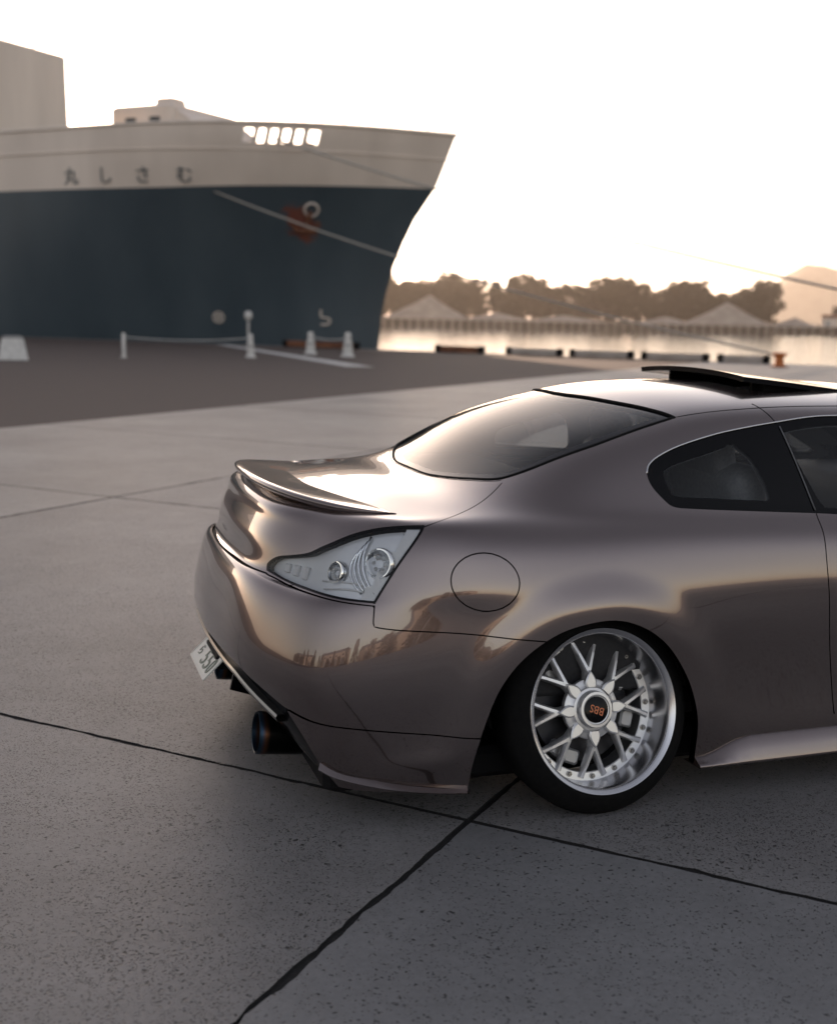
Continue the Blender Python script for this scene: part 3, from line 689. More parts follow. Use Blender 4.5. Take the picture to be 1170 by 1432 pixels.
# wheels
def wheel(name, pos, s, camber, parent, detail=True, toe=0.0):
    w = empty(name); w.parent = parent
    ax = Vector((math.sin(toe) * math.cos(camber), s * math.cos(toe) * math.cos(camber), math.sin(camber))); X = Vector((0, 0, 1)).cross(ax).normalized(); Y = ax.cross(X)
    m = Matrix.Identity(4)
    for i in range(3): m[i][0], m[i][1], m[i][2], m[i][3] = X[i], Y[i], ax[i], pos[i]
    w.matrix_world = m
    ty = [(.246, -.006), (.254, -.0015), (.264, -.004), (.284, -.014), (.303, -.028), (.3125, -.044), (.315, -.06), (.306, -.12), (.292, -.19), (.275, -.235), (.255, -.25)]
    MB().lathe(ty, 72).build('tyre', M['tyre'], w, 50)
    lip = [(.236, -.106), (.2385, -.094), (.241, -.070), (.2455, -.035), (.2475, -.015), (.251, -.006), (.257, -.0035), (.262, .0005), (.2655, .002), (.2675, .0005), (.268, -.003), (.266, -.008), (.255, -.012)]
    lip = [(r_ * .94, h_) for r_, h_ in lip]
    rim_ = MB().lathe(lip, 96).build('rim_lip', M['rim'], w, 50)
    MB().lathe([(.2218, -.106), (.198, -.108), (.195, -.111), (.200, -.13), (.205, -.25)], 72).build('barrel', M['spoke'], rim_, 40)
    if not detail: nb = 8
    # spokes
    def bar(p0, p1, w0, w1, t0, t1, ridge=.35):
        p0, p1 = Vector(p0), Vector(p1); d = (p1 - p0); d.z = 0; d.normalize(); nrm = Vector((-d.y, d.x, 0)); V = []
        for p, ww, tt in ((p0, w0, t0), (p0.lerp(p1, .5), (w0 + w1) / 2 * .94, (t0 + t1) / 2), (p1, w1, t1)):
            for a, zz in ((-.5, -tt), (-.5, -tt * ridge), (-.22, 0), (.22, 0), (.5, -tt * ridge), (.5, -tt)): V.append(p + nrm * (a * ww) + Vector((0, 0, zz)))
        F = [(i * 6 + k, i * 6 + k + 1, i * 6 + 7 + k, i * 6 + 6 + k) for i in range(2) for k in range(5)] + [tuple(range(5, -1, -1)), tuple(range(12, 18))]
        return V, [tuple(reversed(f)) for f in F]
    for k in range(8):
        a = k * math.pi / 4 + math.pi / 2; ca, sa = math.cos(a), math.sin(a)
        def pol(r, da=0, z=0): return (r * math.cos(a + da), r * math.sin(a + da), z)
        mb = MB()
        mb.add(*bar(pol(.070, 0, -.074), pol(.128, 0, -.080), .038, .024, .028, .026, .5))
        for q in (-1, 1):
            mb.add(*bar(pol(.120, q * R(1.2), -.079), pol(.175, q * R(8.2), -.089), .0225, .0175, .026, .024))
            mb.add(*bar(pol(.172, q * R(7.9), -.0888), pol(.213, q * R(11.3), -.100), .0175, .0205, .024, .014))
        so = mb.build('spoke', M['spoke'], w, 35)
        # petal: raised pointed leaf on the spoke root
        pet = [(.066, -.016), (.078, -.019), (.090, -.018), (.102, -.0125), (.113, -.005), (.119, 0), (.113, .005), (.102, .0125), (.090, .018), (.078, .019), (.066, .016)]
        pm = Matrix(((ca, -sa, 0, 0), (sa, ca, 0, 0), (0, 0, 1, 0), (0, 0, 0, 1)))
        mb = MB(); n_ = len(pet)
        V = [pm @ Vector((x, y, -.079)) for x, y in pet] + [pm @ Vector((x, y, -.0715)) for x, y in pet] + [pm @ Vector((.066 + (x - .066) * .86 + .002, y * .74, -.0685)) for x, y in pet]
        F = [(i, i + 1, n_ + i + 1, n_ + i) for i in range(n_ - 1)] + [(n_ + i, n_ + i + 1, 2 * n_ + i + 1, 2 * n_ + i) for i in range(n_ - 1)] + [tuple(range(2 * n_, 3 * n_))]
        mb.add(V, F); mb.build('petal', M['spoke'], so, 25)
        nx = a + math.pi / 8
        if detail:
            for q in range(2):
                aa = a + (q * 2 - 0) * math.pi / 16 ; c_ = Vector((.2085 * math.cos(aa + 0), .2085 * math.sin(aa), -.108))
                bm_ = MB().lathe([(.0095, 0), (.0095, .003), (.0062, .0035), (.0062, .010), (.0052, .0115), (.0028, .0115), (.0028, .007), (.0002, .007)], 12, Matrix.Translation(c_))
                bm_.build('rim_bolt', M['bolt'], w, 30)
        if detail:      # web pads of the flange between bolts
            aa = a; mb = MB()
    MB().lathe([(.084, -.108), (.0925, -.104), (.0940, -.087), (.0925, -.0840), (.089, -.0825), (.080, -.0805), (.070, -.0775), (.067, -.0745), (.066, -.0735), (.058, -.072), (.056, -.064), (.0555, -.052), (.054, -.049), (.046, -.0485), (.0445, -.052), (.0405, -.053)], 48).build('hub', M['spoke'], w, 30)
    cap = MB().lathe([(.0405, -.054), (.040, -.050), (.036, -.0485), (.0002, -.0475)], 40).build('hub_cap', M['glossblack'], w, 40)
    text_mesh('cap_lettering', 'BBS', .034, M['copper'], cap, Matrix.Translation((0, 0, -.0475)) @ Matrix.Rotation(R(158), 4, 'Z'), .0007, sx=.95)
    MB().lathe([(.05, -.150), (.165, -.150), (.167, -.152), (.167, -.172), (.05, -.172)], 48).build('brake_disc', M['disc'], w, 40)
    for a in (R(28), R(-18), R(130), R(-130), R(-112)):
        cal = MB(); cal.bbox((0, 0, 0), (.046, .055, .05), .006, Matrix.Rotation(a, 3, 'Z')); 
        for j in range(len(cal.v) - 32, len(cal.v)): cal.v[j] = tuple(Vector(cal.v[j]) + Vector((.155 * math.cos(a), .155 * math.sin(a), -.148)))
        cal.build('caliper', M['caliper'], w)
    MB().lathe([(.0004, -.115), (.06, -.115), (.06, -.22)], 24).build('axle_hub', M['disc'], w)
    return w
M['copper'] = mat('copper_lettering', (.45, .16, .09), .35, .8)
W1 = wheel('rear_wheel', (0, -.900, .315), -1, R(13), CAR, toe=R(4))
wheel('rear_wheel', (0, .900, .315), 1, R(13), CAR)
wheel('front_wheel', (2.85, -.885, .318), -1, R(6), CAR)
wheel('front_wheel', (2.85, .885, .318), 1, R(6), CAR)
# bright lip under the corner skirts, roof seams, strip for the window edge highlight
for s in (-1, 1):
    path = crom([(-.848, .765, .168), (-.80, .793, .146), (-.707, .836, .128), (-.626, .858, .116), (-.52, .879, .106), (-.43, .889, .101)], 5)
    V = []; F = []
    for i, (x, y, z) in enumerate(path):
        f_ = i / (len(path) - 1); ox, oy = -.55 * (1 - f_), -(.8 + .2 * f_); hgt = .020 * (1 - .75 * f_)
        for o_, dz in ((-.004, hgt), (.010, hgt * .35), (.016, 0), (.012, -.005), (-.03, -.006)): V.append((x + ox * o_, s * (y - oy * o_), z + dz))
        if i: F += [((i - 1) * 5 + k, i * 5 + k, i * 5 + k + 1, (i - 1) * 5 + k + 1) for k in range(4)]
    if s < 0: F = [tuple(reversed(f)) for f in F]
    F.append(tuple(range(5)))
    mesh_obj('skirt_lip', V, F, M['paint'], bumper, smooth=True).data.set_sharp_from_angle(angle=R(50))
    pts = []
    for x in np.linspace(.372, 1.44, 30):
        y = s * float(np.interp(x, [.37, .6, 1.0, 1.45], [.583, .590, .585, .57])); h = BVH.ray_cast(Vector((x, y, 3)), Vector((0, 0, -1)))[0]; pts.append(h - Vector((0, 0, .0006)))
    MB().tube(pts, .0022, 5).build('roof_seam', M['black'], shell, 180)
    pts = [side_pt(.700 - .030 * t, 1.164 + .052 * t, s)[0] for t in np.linspace(0, 1, 6)]
    MB().tube(pts, .0018, 5).build('roof_seam', M['black'], shell, 180)
    pts = []
    for (x, z) in crom([(.198, 1.012), (.212, 1.037), (.252, 1.062), (.335, 1.093), (.471, 1.127), (.594, 1.148), (.705, 1.163), (.834, 1.178), (.95, 1.182), (1.15, 1.178), (1.35, 1.15), (1.6, 1.07)], 4):
        p, nr = side_pt(x, z, s); pts.append(p + nr * .0005)
    MB().tube(pts, .0030, 6).build('window_highlight_strip', M['rim'], CAR, 180)  # satin strip added as the highlight along the upper trim edge
    p0, _ = side_pt(.712, 1.150, s); p1, _ = side_pt(.776, .890, s)
    MB().tube([side_pt(.712 + .064 * t, 1.150 - .26 * t, s)[0] for t in np.linspace(0, 1, 8)], .0025, 6).build('window_seal', M['trimgrey'], CAR, 180)
# black rubber seal round the rear window
pts = [(x, y) for x, y in GLASS if y >= -1e-6]
ring = [(x, -y) for x, y in pts] + [(x, y) for x, y in reversed(pts)]
sp_ = [Vector((x, y, top_z(x, y) - .0015)) for x, y in ring]; sp_.append(sp_[0])
MB().tube(sp_, .0055, 6, False).build('window_seal', M['black'], rw, 180)
# ------------------------------------------------------------------ the quay: u runs along the quay edge (to the right), v towards the water
S2 = math.sqrt(.5)
def W(u, v, z=0.0): return Vector((S2 * (u + v), S2 * (v - u), z))
RZ = R(-45)                                     # local x = u, local y = v
def uvobj(o, u, v, z=0.0, rot=0.0): o.location = W(u, v, z); o.rotation_euler = (0, 0, RZ + rot); return o
QE = 43.6                                       # quay edge
WL = -2.6                                       # water level
# concrete material: pale grey cement with dark pits, stains and soft patches
def concrete(name, base, pit, seed):
    m = bpy.data.materials.new(name); m.use_nodes = True; n, l, b = nodes(m)
    geo = n.new('ShaderNodeNewGeometry'); mp = n.new('ShaderNodeMapping'); mp.inputs['Location'].default_value = (seed * 3.1, seed * 1.7, 0); l.new(geo.outputs['Position'], mp.inputs[0])
    def nz(sc, det=4, rough=.55):
        t = n.new('ShaderNodeTexNoise'); t.inputs['Scale'].default_value = sc; t.inputs['Detail'].default_value = det; t.inputs['Roughness'].default_value = rough; l.new(mp.outputs[0], t.inputs['Vector']); return t.outputs['Fac']
    def rng(x, a, b_, c=0, d=1):
        r_ = n.new('ShaderNodeMapRange'); r_.inputs[1].default_value, r_.inputs[2].default_value, r_.inputs[3].default_value, r_.inputs[4].default_value = a, b_, c, d; l.new(x, r_.inputs[0]); return r_.outputs[0]
    def mul(x, y):
        k = n.new('ShaderNodeMath'); k.operation = 'MULTIPLY'; l.new(x, k.inputs[0])
        if isinstance(y, float): k.inputs[1].default_value = y
        else: l.new(y, k.inputs[1])
        return k.outputs[0]
    patch = rng(nz(.55, 5), .3, .7, .64, 1.14); fine = rng(nz(45, 5, .7), .25, .75, .84, 1.12); mid = rng(nz(6, 4), .3, .7, .92, 1.06)
    # pits: small cells, only some of them, gathered by a slow noise
    warp = n.new('ShaderNodeTexNoise'); warp.inputs['Scale'].default_value = 38; l.new(mp.outputs[0], warp.inputs['Vector'])
    wa = n.new('ShaderNodeVectorMath'); wa.operation = 'MULTIPLY_ADD'; l.new(warp.outputs['Color'], wa.inputs[0]); wa.inputs[1].default_value = (.03, .03, .03); l.new(mp.outputs[0], wa.inputs[2])
    pits = None
    for sc, th, w in ((30, .18, .9), (64, .26, .95), (130, .32, .9)):
        vo = n.new('ShaderNodeTexVoronoi'); vo.inputs['Scale'].default_value = sc; vo.inputs['Randomness'].default_value = 1; l.new(wa.outputs[0], vo.inputs['Vector'])
        sep = n.new('ShaderNodeSeparateColor'); l.new(vo.outputs['Color'], sep.inputs[0])
        gate = rng(sep.outputs[0], 1 - pit * w, 1 - pit * w + .01); spot = rng(vo.outputs['Distance'], th * .6, th * 1.15, 1, 0)
        clump = rng(nz(1.3 + sc * .01, 3), .36, .58, .30, 1.0)
        p_ = mul(mul(gate, spot), clump)
        if pits is None: pits = p_
        else:
            mx = n.new('ShaderNodeMath'); mx.operation = 'MAXIMUM'; l.new(pits, mx.inputs[0]); l.new(p_, mx.inputs[1]); pits = mx.outputs[0]
    k1 = mul(mul(patch, fine), mid)
    dk = n.new('ShaderNodeMath'); dk.operation = 'MULTIPLY_ADD'; l.new(pits, dk.inputs[0]); dk.inputs[1].default_value = -.92; dk.inputs[2].default_value = 1.0
    tot = mul(k1, dk.outputs[0])
    sc_ = n.new('ShaderNodeVectorMath'); sc_.operation = 'SCALE'; sc_.inputs[0].default_value = base; l.new(tot, sc_.inputs['Scale']); l.new(sc_.outputs[0], b.inputs['Base Color'])
    b.inputs['Roughness'].default_value = .50; b.inputs['Specular IOR Level'].default_value = .5
    hh = n.new('ShaderNodeMath'); hh.operation = 'MULTIPLY_ADD'; l.new(pits, hh.inputs[0]); hh.inputs[1].default_value = -1.0; l.new(fine, hh.inputs[2])
    bp = n.new('ShaderNodeBump'); bp.inputs['Strength'].default_value = .5; bp.inputs['Distance'].default_value = .004; l.new(hh.outputs[0], bp.inputs['Height']); l.new(bp.outputs[0], b.inputs['Normal'])
    return m
CON = [concrete('pitted_concrete', (.215, .21, .212), .95, 1), concrete('smoother_concrete', (.20, .20, .206), .40, 2), concrete('worn_concrete', (.225, .22, .216), .70, 3)]
M['joint'] = noise_vary(mat('dark_joint_filler', (.02, .02, .02), .9), 30, (.005, .005, .005), (.012, .011, .011), None, .5)
M['asphalt'] = noise_vary(mat('brown_asphalt', (.07, .06, .056), .85), 40, (.046, .030, .026), (.070, .047, .041), (.7, .9), .6, dist=.006)
M['quayface'] = noise_vary(mat('quay_concrete', (.3, .29, .28), .8), 2, (.20, .19, .18), (.33, .32, .30), (.7, .9), .3)
# base ground (joint filler shows in the gaps), one wide sheet that ends at the quay edge
def sheet(name, pts, z, m, kind='structure'):
    o = mesh_obj(name, [W(u, v, z) for u, v in pts], [tuple(range(len(pts)))], m); tag(o, kind=kind); return o
FAR = 900
sheet('ground', [(-FAR, -FAR), (FAR, -FAR), (FAR, QE), (-FAR, QE)], -.0065, M['joint'])
ASU = -9.75
o = sheet('asphalt', [(-FAR, -FAR), (ASU, -FAR), (ASU, QE - .7), (-FAR, QE - .7)], -.004, M['asphalt'])
qw = mesh_obj('quay_wall', [W(-FAR, QE, 0), W(FAR, QE, 0), W(FAR, QE, -6), W(-FAR, QE, -6), W(-FAR, QE - .7, 0), W(FAR, QE - .7, 0)], [(0, 3, 2, 1), (0, 1, 5, 4)], M['quayface']); tag(qw, kind='structure')
pav = empty('concrete_pavement'); tag(pav, kind='structure')
UL = [.32 - 5.05 * 2 + .03 + 5.05 * k for k in range(-0, 1)]
us = [ASU, -4.80, .32, 5.4, 10.5, 15.6, 20.7]
v_ = [-.91 + 4.29 * k for k in range(-4, 11)]
rnd = random.Random(3)
def edge_pts(a, b, amp):
    """slightly ragged slab edge from a to b (uv)"""
    L = math.hypot(b[0] - a[0], b[1] - a[1]); n_ = max(2, int(L / .03)); out = []; w1 = 0
    nx, ny = -(b[1] - a[1]) / L, (b[0] - a[0]) / L; ph = rnd.random() * 9
    for k in range(n_):
        t = k / n_; w1 = w1 * .55 + rnd.gauss(0, amp * .55) + (rnd.random() < .05) * rnd.uniform(0, amp * 1.6); q = (w1 + amp * .7 * math.sin(ph + t * L * 2.1)) * min(1, 8 * t, 8 * (1 - t))
        out.append((a[0] + (b[0] - a[0]) * t + nx * q, a[1] + (b[1] - a[1]) * t + ny * q))
    return out
for i in range(len(us) - 1):
    for j in range(len(v_) - 1):
        near = (us[i] < 8 and v_[j] < 9)
        g1 = .012 if near else .012; gu = .0085 if (i in (1, 2) and near) else g1
        a0, a1, b0, b1 = us[i] + (gu if i else .004), us[i + 1] - gu, v_[j] + g1 * .75, v_[j + 1] - g1 * .75
        if near: ring = edge_pts((a0, b0), (a1, b0), .004) + edge_pts((a1, b0), (a1, b1), .006) + edge_pts((a1, b1), (a0, b1), .004) + edge_pts((a0, b1), (a0, b0), .006)
        else: ring = [(a0, b0), (a1, b0), (a1, b1), (a0, b1)]
        n_ = len(ring); cu, cv = (a0 + a1) / 2, (b0 + b1) / 2; dz = rnd.uniform(-.0015, .0015)
        ins = [(cu + (u - cu) * (1 - .005 / max(.5, abs(u - cu) + 1e-6) if False else .9993), cv + (v - cv) * .9993) for u, v in ring]
        V = [W(u, v, dz) for u, v in ins] + [W(u, v, dz - .004) for u, v in ring] + [W(u, v, -.0063) for u, v in ring]
        F = [tuple(range(n_))] + [(k, n_ + k, n_ + (k + 1) % n_, (k + 1) % n_) for k in range(n_)] + [(n_ + k, 2 * n_ + k, 2 * n_ + (k + 1) % n_, n_ + (k + 1) % n_) for k in range(n_)]
        mi = 1 if (i == 2 and j == 3) else (0 if (i, j) in ((1, 3), (1, 4), (2, 4), (0, 3), (1, 2)) else rnd.choice((0, 2, 2)))
        if i == 2 and j in (3, 2): mi = 1
        mesh_obj('concrete_slab', V, F, [CON[mi], M['joint']], pav, fm=[0] + [1] * (len(F) - 1))
# plain concrete beyond the slabs
for pts in ([(ASU, v_[-1]), (us[-1], v_[-1]), (us[-1], QE - .71), (ASU, QE - .71)], [(us[-1], -FAR), (FAR, -FAR), (FAR, QE - .71), (us[-1], QE - .71)], [(ASU, -FAR), (us[-1], -FAR), (us[-1], v_[0]), (ASU, v_[0])]):
    mesh_obj('concrete_slab', [W(u, v, 0) for u, v in pts], [(0, 1, 2, 3)], CON[2], pav)
M['whitepaint'] = noise_vary(mat('worn_white_paint', (.6, .6, .58), .7), 3, (.42, .41, .40), (.66, .65, .63))
line = mesh_obj('painted_line', [W(-33.2, QE - .75, .002), W(-32.5, QE - .75, .002), W(-15.6, 26.95, .002), W(-16.3, 26.5, .002)], [(0, 1, 2, 3)], M['whitepaint']); tag(line, kind='structure')
# water
M['water'] = mat('harbour_water', (.03, .045, .05), .06, 0, 0, ior=1.33)
n, l, b = nodes(M['water']); geo = n.new('ShaderNodeNewGeometry'); t = n.new('ShaderNodeTexNoise'); t.inputs['Scale'].default_value = .9; t.inputs['Detail'].default_value = 5
mp = n.new('ShaderNodeMapping'); mp.inputs['Scale'].default_value = (1, .55, 1); l.new(geo.outputs['Position'], mp.inputs[0]); l.new(mp.outputs[0], t.inputs['Vector'])
bp = n.new('ShaderNodeBump'); bp.inputs['Strength'].default_value = .35; bp.inputs['Distance'].default_value = .25; l.new(t.outputs['Fac'], bp.inputs['Height']); l.new(bp.outputs[0], b.inputs['Normal'])
sheet('water', [(-2500, QE - .2), (2500, QE - .2), (2500, 3600), (-2500, 3600)], WL, M['water'])

# ------------------------------------------------------------------ the ship
M['hullblue'] = noise_vary(mat('dark_blue_hull_paint', (.045, .075, .095), .45), .35, (.046, .066, .084), (.066, .090, .110), (.35, .55), .04, stretch=(1, 1, .25), dist=.05)
M['hullwhite'] = noise_vary(mat('cream_white_ship_paint', (.62, .58, .54), .5), .5, (.70, .61, .54), (.82, .72, .64), (.4, .6), 0, stretch=(1, 1, .2))
M['boot'] = noise_vary(mat('red_boot_topping', (.22, .05, .035), .6), .8, (.14, .035, .025), (.26, .07, .05))
M['rust'] = noise_vary(mat('rusty_iron', (.16, .06, .03), .85), 5, (.10, .035, .02), (.24, .10, .05))
M['deck'] = mat('ship_deck_green', (.10, .14, .11), .8)
M['shipglass'] = mat('ship_window_glass', (.02, .025, .03), .08)
M['rope'] = noise_vary(mat('pale_mooring_rope', (.45, .42, .38), .9), 20, (.34, .31, .28), (.52, .49, .44))
SHIP = empty('ferry_ship'); tag(SHIP, 'large moored ship with dark blue hull, white upper works and flared bow', 'ship')
uvobj(SHIP, 0, 54.5, 0); SHIPM = SHIP.matrix_basis.copy()
stem_z = [-5, -3, -.4, 1.0, 2.1, 3.7, 4.7, 6.3, 7.3, 8.24, 10.85]; stem_u = [-33.5, -31.2, -30.8, -30.72, -30.55, -30.1, -29.7, -28.9, -28.25, -27.45, -26.35]
def stem(z): return float(np.interp(z, stem_z, stem_u))
def hb(u, z):
    t = min(1, max(0, (z - WL) / 13.0)); L = 27 - 10 * t; x = min(1, max(0, (stem(z) - u) / L)); p = 1.7 + 1.1 * t
    return 9.0 * (1 - (1 - x) ** p) * (1.0 if u > -105 else max(.86, 1 - (-105 - u) * .01))
us_ = [0, .05, .15, .35, .7, 1.2, 1.9, 2.8, 4, 5.5, 7.2, 9, 11, 13.5, 16, 19, 23, 28, 34, 45, 60, 75, 86]
zr_blue = [-5, -3, -1.6, -.2, 1.2, 2.6, 4.0, 5.4, 6.6, 7.75]
def zr(f, u): return f + (.45 * max(0, 1 - (-26 - u) / 9) if f > 7 else 0)
def hull_strip(name, rows, m, skip=None, thick=0):
    V = []; F = []; nu = len(us_)
    for r_ in rows:
        for d_ in us_:
            z = r_ + (.42 * max(0, 1 - d_ / 12) if 7 < r_ < 8.0 else 0); u = stem(z) - d_
            V.append((u, -hb(u, z), z))
        for d_ in us_:
            z = r_ + (.42 * max(0, 1 - d_ / 12) if 7 < r_ < 8.0 else 0); u = stem(z) - d_
            V.append((u, hb(u, z), z))
    for i in range(len(rows) - 1):
        for k in range(nu - 1):
            if skip and skip(i, k): pass
            else: F.append((i * 2 * nu + k + 1, i * 2 * nu + k, (i + 1) * 2 * nu + k, (i + 1) * 2 * nu + k + 1))
            F.append((i * 2 * nu + nu + k, i * 2 * nu + nu + k + 1, (i + 1) * 2 * nu + nu + k + 1, (i + 1) * 2 * nu + nu + k))
        F.append((i * 2 * nu + nu - 1, (i + 1) * 2 * nu + nu - 1, (i + 1) * 2 * nu + 2 * nu - 1, i * 2 * nu + 2 * nu - 1))
    return mesh_obj(name, V, F, m, SHIP, smooth=True)
hull_strip('hull', zr_blue, M['hullblue'])
hull_strip('boot_topping', [-5, -3, -1.4], M['boot']).scale = (1.0, 1.003, 1)
# white topsides; six openings are cut through the bulwark where the mooring lines come out
US0 = us_; us_ = sorted(set(US0 + [4.8, 5.2, 5.45, 5.72, 5.97, 6.24, 6.49, 6.76, 7.01, 7.28, 7.53, 7.95]))
holes = [(4.8, 5.2), (5.45, 5.72), (5.97, 6.24), (6.49, 6.76), (7.01, 7.28), (7.53, 7.95)]
def sk(i, k): return i == 3 and any(a - .01 < us_[k] and us_[k + 1] < b_ + .01 for a, b_ in holes)
up_ = hull_strip('topsides', [7.75, 8.75, 9.4, 9.92, 10.55, 10.85], M['hullwhite'], sk)
us_ = US0
# deck
V = []; F = []
for d_ in us_[1:]:
    u = stem(9.6) - d_; V += [(u, -hb(u, 9.6) + .05, 9.6), (u, hb(u, 9.6) - .05, 9.6)]
for k in range(len(us_) - 2): F.append((2 * k, 2 * k + 1, 2 * k + 3, 2 * k + 2))
mesh_obj('deck', V, F, M['deck'], SHIP)
# gunwale cap and rubbing line
for s in (-1, 1):
    MB().tube([(stem(10.85) - d_, s * hb(stem(10.85) - d_, 10.85), 10.86) for d_ in us_ if d_ < 60], .09, 6).build('gunwale', M['hullwhite'], SHIP, 180)
    MB().tube([(stem(9.6) - d_, s * (hb(stem(9.6) - d_, 9.6) + .02), 9.62) for d_ in us_ if d_ < 80], .05, 6).build('rubbing_strip', M['hullwhite'], SHIP, 180)
# superstructure
def block(name, u0, u1, y0, y1, z0, z1, m, par, b=.15): 
    o = MB().bbox(((u0 + u1) / 2, (y0 + y1) / 2, (z0 + z1) / 2), (u1 - u0, y1 - y0, z1 - z0), b).build(name, m, par); return o
V = [(-60.4, -8.2, 9.6), (-112, -8.2, 9.6), (-112, 8.2, 9.6), (-60.4, 8.2, 9.6), (-60.7, -8.2, 18.9), (-112, -8.2, 18.9), (-112, 8.2, 18.9), (-60.7, 8.2, 18.9)]
sup = mesh_obj('superstructure', V, [(3, 2, 1, 0), (4, 5, 6, 7), (0, 1, 5, 4), (2, 3, 7, 6), (1, 2, 6, 5), (3, 0, 4, 7)], M['hullwhite'], SHIP)
for k in range(9):
    u = -62.5 - k * 2.5
    MB().bbox((u, -8.21, 15.6), (.75, .06, .8), .02).build('window', M['shipglass'], sup)
for y in (-8.0, 8.0): MB().tube([(-60.9, y, 19.7), (-90, y, 19.7)], .04, 5).build('roof_rail', M['hullwhite'], sup)
MB().tube([(-66, 0, 18.9), (-66, 0, 25)], [.25, .1], 8).build('radar_mast', M['hullwhite'], sup)
dh = block('deckhouse', -43.6, -39.4, -6.8, -1.0, 9.6, 12.2, M['hullwhite'], SHIP)
mesh_obj('deckhouse_slope', [(-39.42, -6.6, 9.7), (-37.2, -6.6, 9.7), (-39.42, -6.6, 12.0), (-39.42, -1.2, 9.7), (-37.2, -1.2, 9.7), (-39.42, -1.2, 12.0), (-38.4, -6.6, 11.3), (-38.4, -1.2, 11.3)], [(0, 1, 6, 2), (5, 7, 4, 3), (2, 6, 7, 5), (6, 1, 4, 7)], M['hullwhite'], dh)
for k in range(2): MB().bbox((-40.6 - k * 1.6, -6.81, 11.2), (.7, .06, .7), .02).build('window', M['shipglass'], dh)
block('ventilator', -41.4, -40.2, -5.8, -4.6, 12.2, 12.7, M['hullwhite'], dh, .1)
# windlass, bow rails and jackstaff
for k, (d_, h_) in enumerate(((.3, 1.1), (.9, .9), (1.5, 1.3), (2.2, .9), (3.0, 1.0), (3.9, .9), (4.8, .9))):
    for s in (-1, 1):
        u = stem(10.85) - d_ - .1; MB().tube([(u, s * max(0, hb(u, 10.85) - .12), 10.8), (u, s * max(0, hb(u, 10.85) - .12), 10.8 + h_)], .03, 5).build('rail_post', M['hullwhite'], SHIP)
MB().tube([(-28.0, 0, 9.6), (-28.0, 0, 13.6)], [.06, .03], 6).build('jackstaff', M['hullwhite'], SHIP)
for u in (-32, -34.5): MB().lathe([(.5, -1.6), (.5, -1.2), (.28, -1.2), (.28, 1.2), (.5, 1.2), (.5, 1.6)], 12, Matrix.Translation((u, 0, 10.2)) @ Matrix.Rotation(R(90), 4, 'X')).build('windlass_drum', M['rust'], SHIP)
def hullp(u, z, out=0.0):
    y = -hb(u, z); e = .05; t1 = Vector((1, (-hb(u + e, z) + hb(u - e, z)) / (2 * e), 0)); t2 = Vector((0, (-hb(u, z + e) + hb(u, z - e)) / (2 * e), 1)); nr = t1.cross(t2).normalized()
    if nr.y > 0: nr = -nr
    return Vector((u, y, z)) + nr * out, nr
for ch, u in (('丸', -44.4), ('し', -42.2), ('さ', -40.0), ('む', -37.8)):
    p, nr = hullp(u, 8.33, .03); text_mesh('name_letter', ch, .95, M['hullblue'], SHIP, frame_at(p, nr), .01)
p, nr = hullp(-38.1, 1.25, .04); F_ = frame_at(p, nr)
for a in (0, 90): MB().box((0, 0, 0), (.07, .56, .02), F_.to_3x3() @ Matrix.Rotation(R(a + 45), 3, 'Z')).build('thruster_mark', M['hullwhite'], SHIP).location = p
MB().lathe([(.25, 0), (.32, 0), (.32, .02), (.25, .02)], 24, F_, closed=True).build('thruster_mark', M['hullwhite'], SHIP)
p, nr = hullp(-33.1, 1.35, .04); F_ = frame_at(p, nr)
MB().tube([F_ @ Vector(q) for q in ((-.30, .42, 0), (-.30, .02, 0), (-.05, -.02, 0), (.18, -.08, 0), (.22, -.25, 0), (.1, -.38, 0), (-.3, -.40, 0))], .06, 5).build('bulb_mark', M['hullwhite'], SHIP)
p, nr = hullp(-33.0, 6.4, 0); F_ = frame_at(p, nr)
anc = MB().tube([F_ @ Vector((.15, .45, .15)), F_ @ Vector((-.1, -.55, .35))], .11, 8).build('anchor', M['rust'], SHIP, 60)
for s in (-1, 1): MB().tube([F_ @ Vector((-.1, -.55, .35)), F_ @ Vector((-.1 + s * .55, -.45, .38)), F_ @ Vector((-.05 + s * .62, .15, .36))], [.12, .11, .03], 8).build('fluke', M['rust'], anc, 60)
MB().lathe([(.30, .02), (.36, .10), (.42, .02)], 20, Matrix.Translation(F_ @ Vector((.2, .55, .02)) - F_.translation) @ F_).build('hawse_ring', M['hullwhite'], SHIP)
# rust runs on the hull paint under the hawse pipe
n, l, b = nodes(M['hullblue']); old = b.inputs['Base Color'].links[0].from_socket
tc = n.new('ShaderNodeTexCoord'); sub = n.new('ShaderNodeVectorMath'); sub.operation = 'SUBTRACT'; sub.inputs[1].default_value = tuple(p + Vector((-.25, 0, -.2))); l.new(tc.outputs['Object'], sub.inputs[0])
sc2 = n.new('ShaderNodeVectorMath'); sc2.operation = 'MULTIPLY'; sc2.inputs[1].default_value = (1.15, .25, .85); l.new(sub.outputs[0], sc2.inputs[0])
ln_ = n.new('ShaderNodeVectorMath'); ln_.operation = 'LENGTH'; l.new(sc2.outputs[0], ln_.inputs[0])
nz_ = n.new('ShaderNodeTexNoise'); nz_.inputs['Scale'].default_value = 2.6; nz_.inputs['Detail'].default_value = 5; l.new(tc.outputs['Object'], nz_.inputs['Vector'])
ad = n.new('ShaderNodeMath'); ad.operation = 'MULTIPLY_ADD'; l.new(nz_.outputs['Fac'], ad.inputs[0]); ad.inputs[1].default_value = -1.5; l.new(ln_.outputs['Value'], ad.inputs[2])
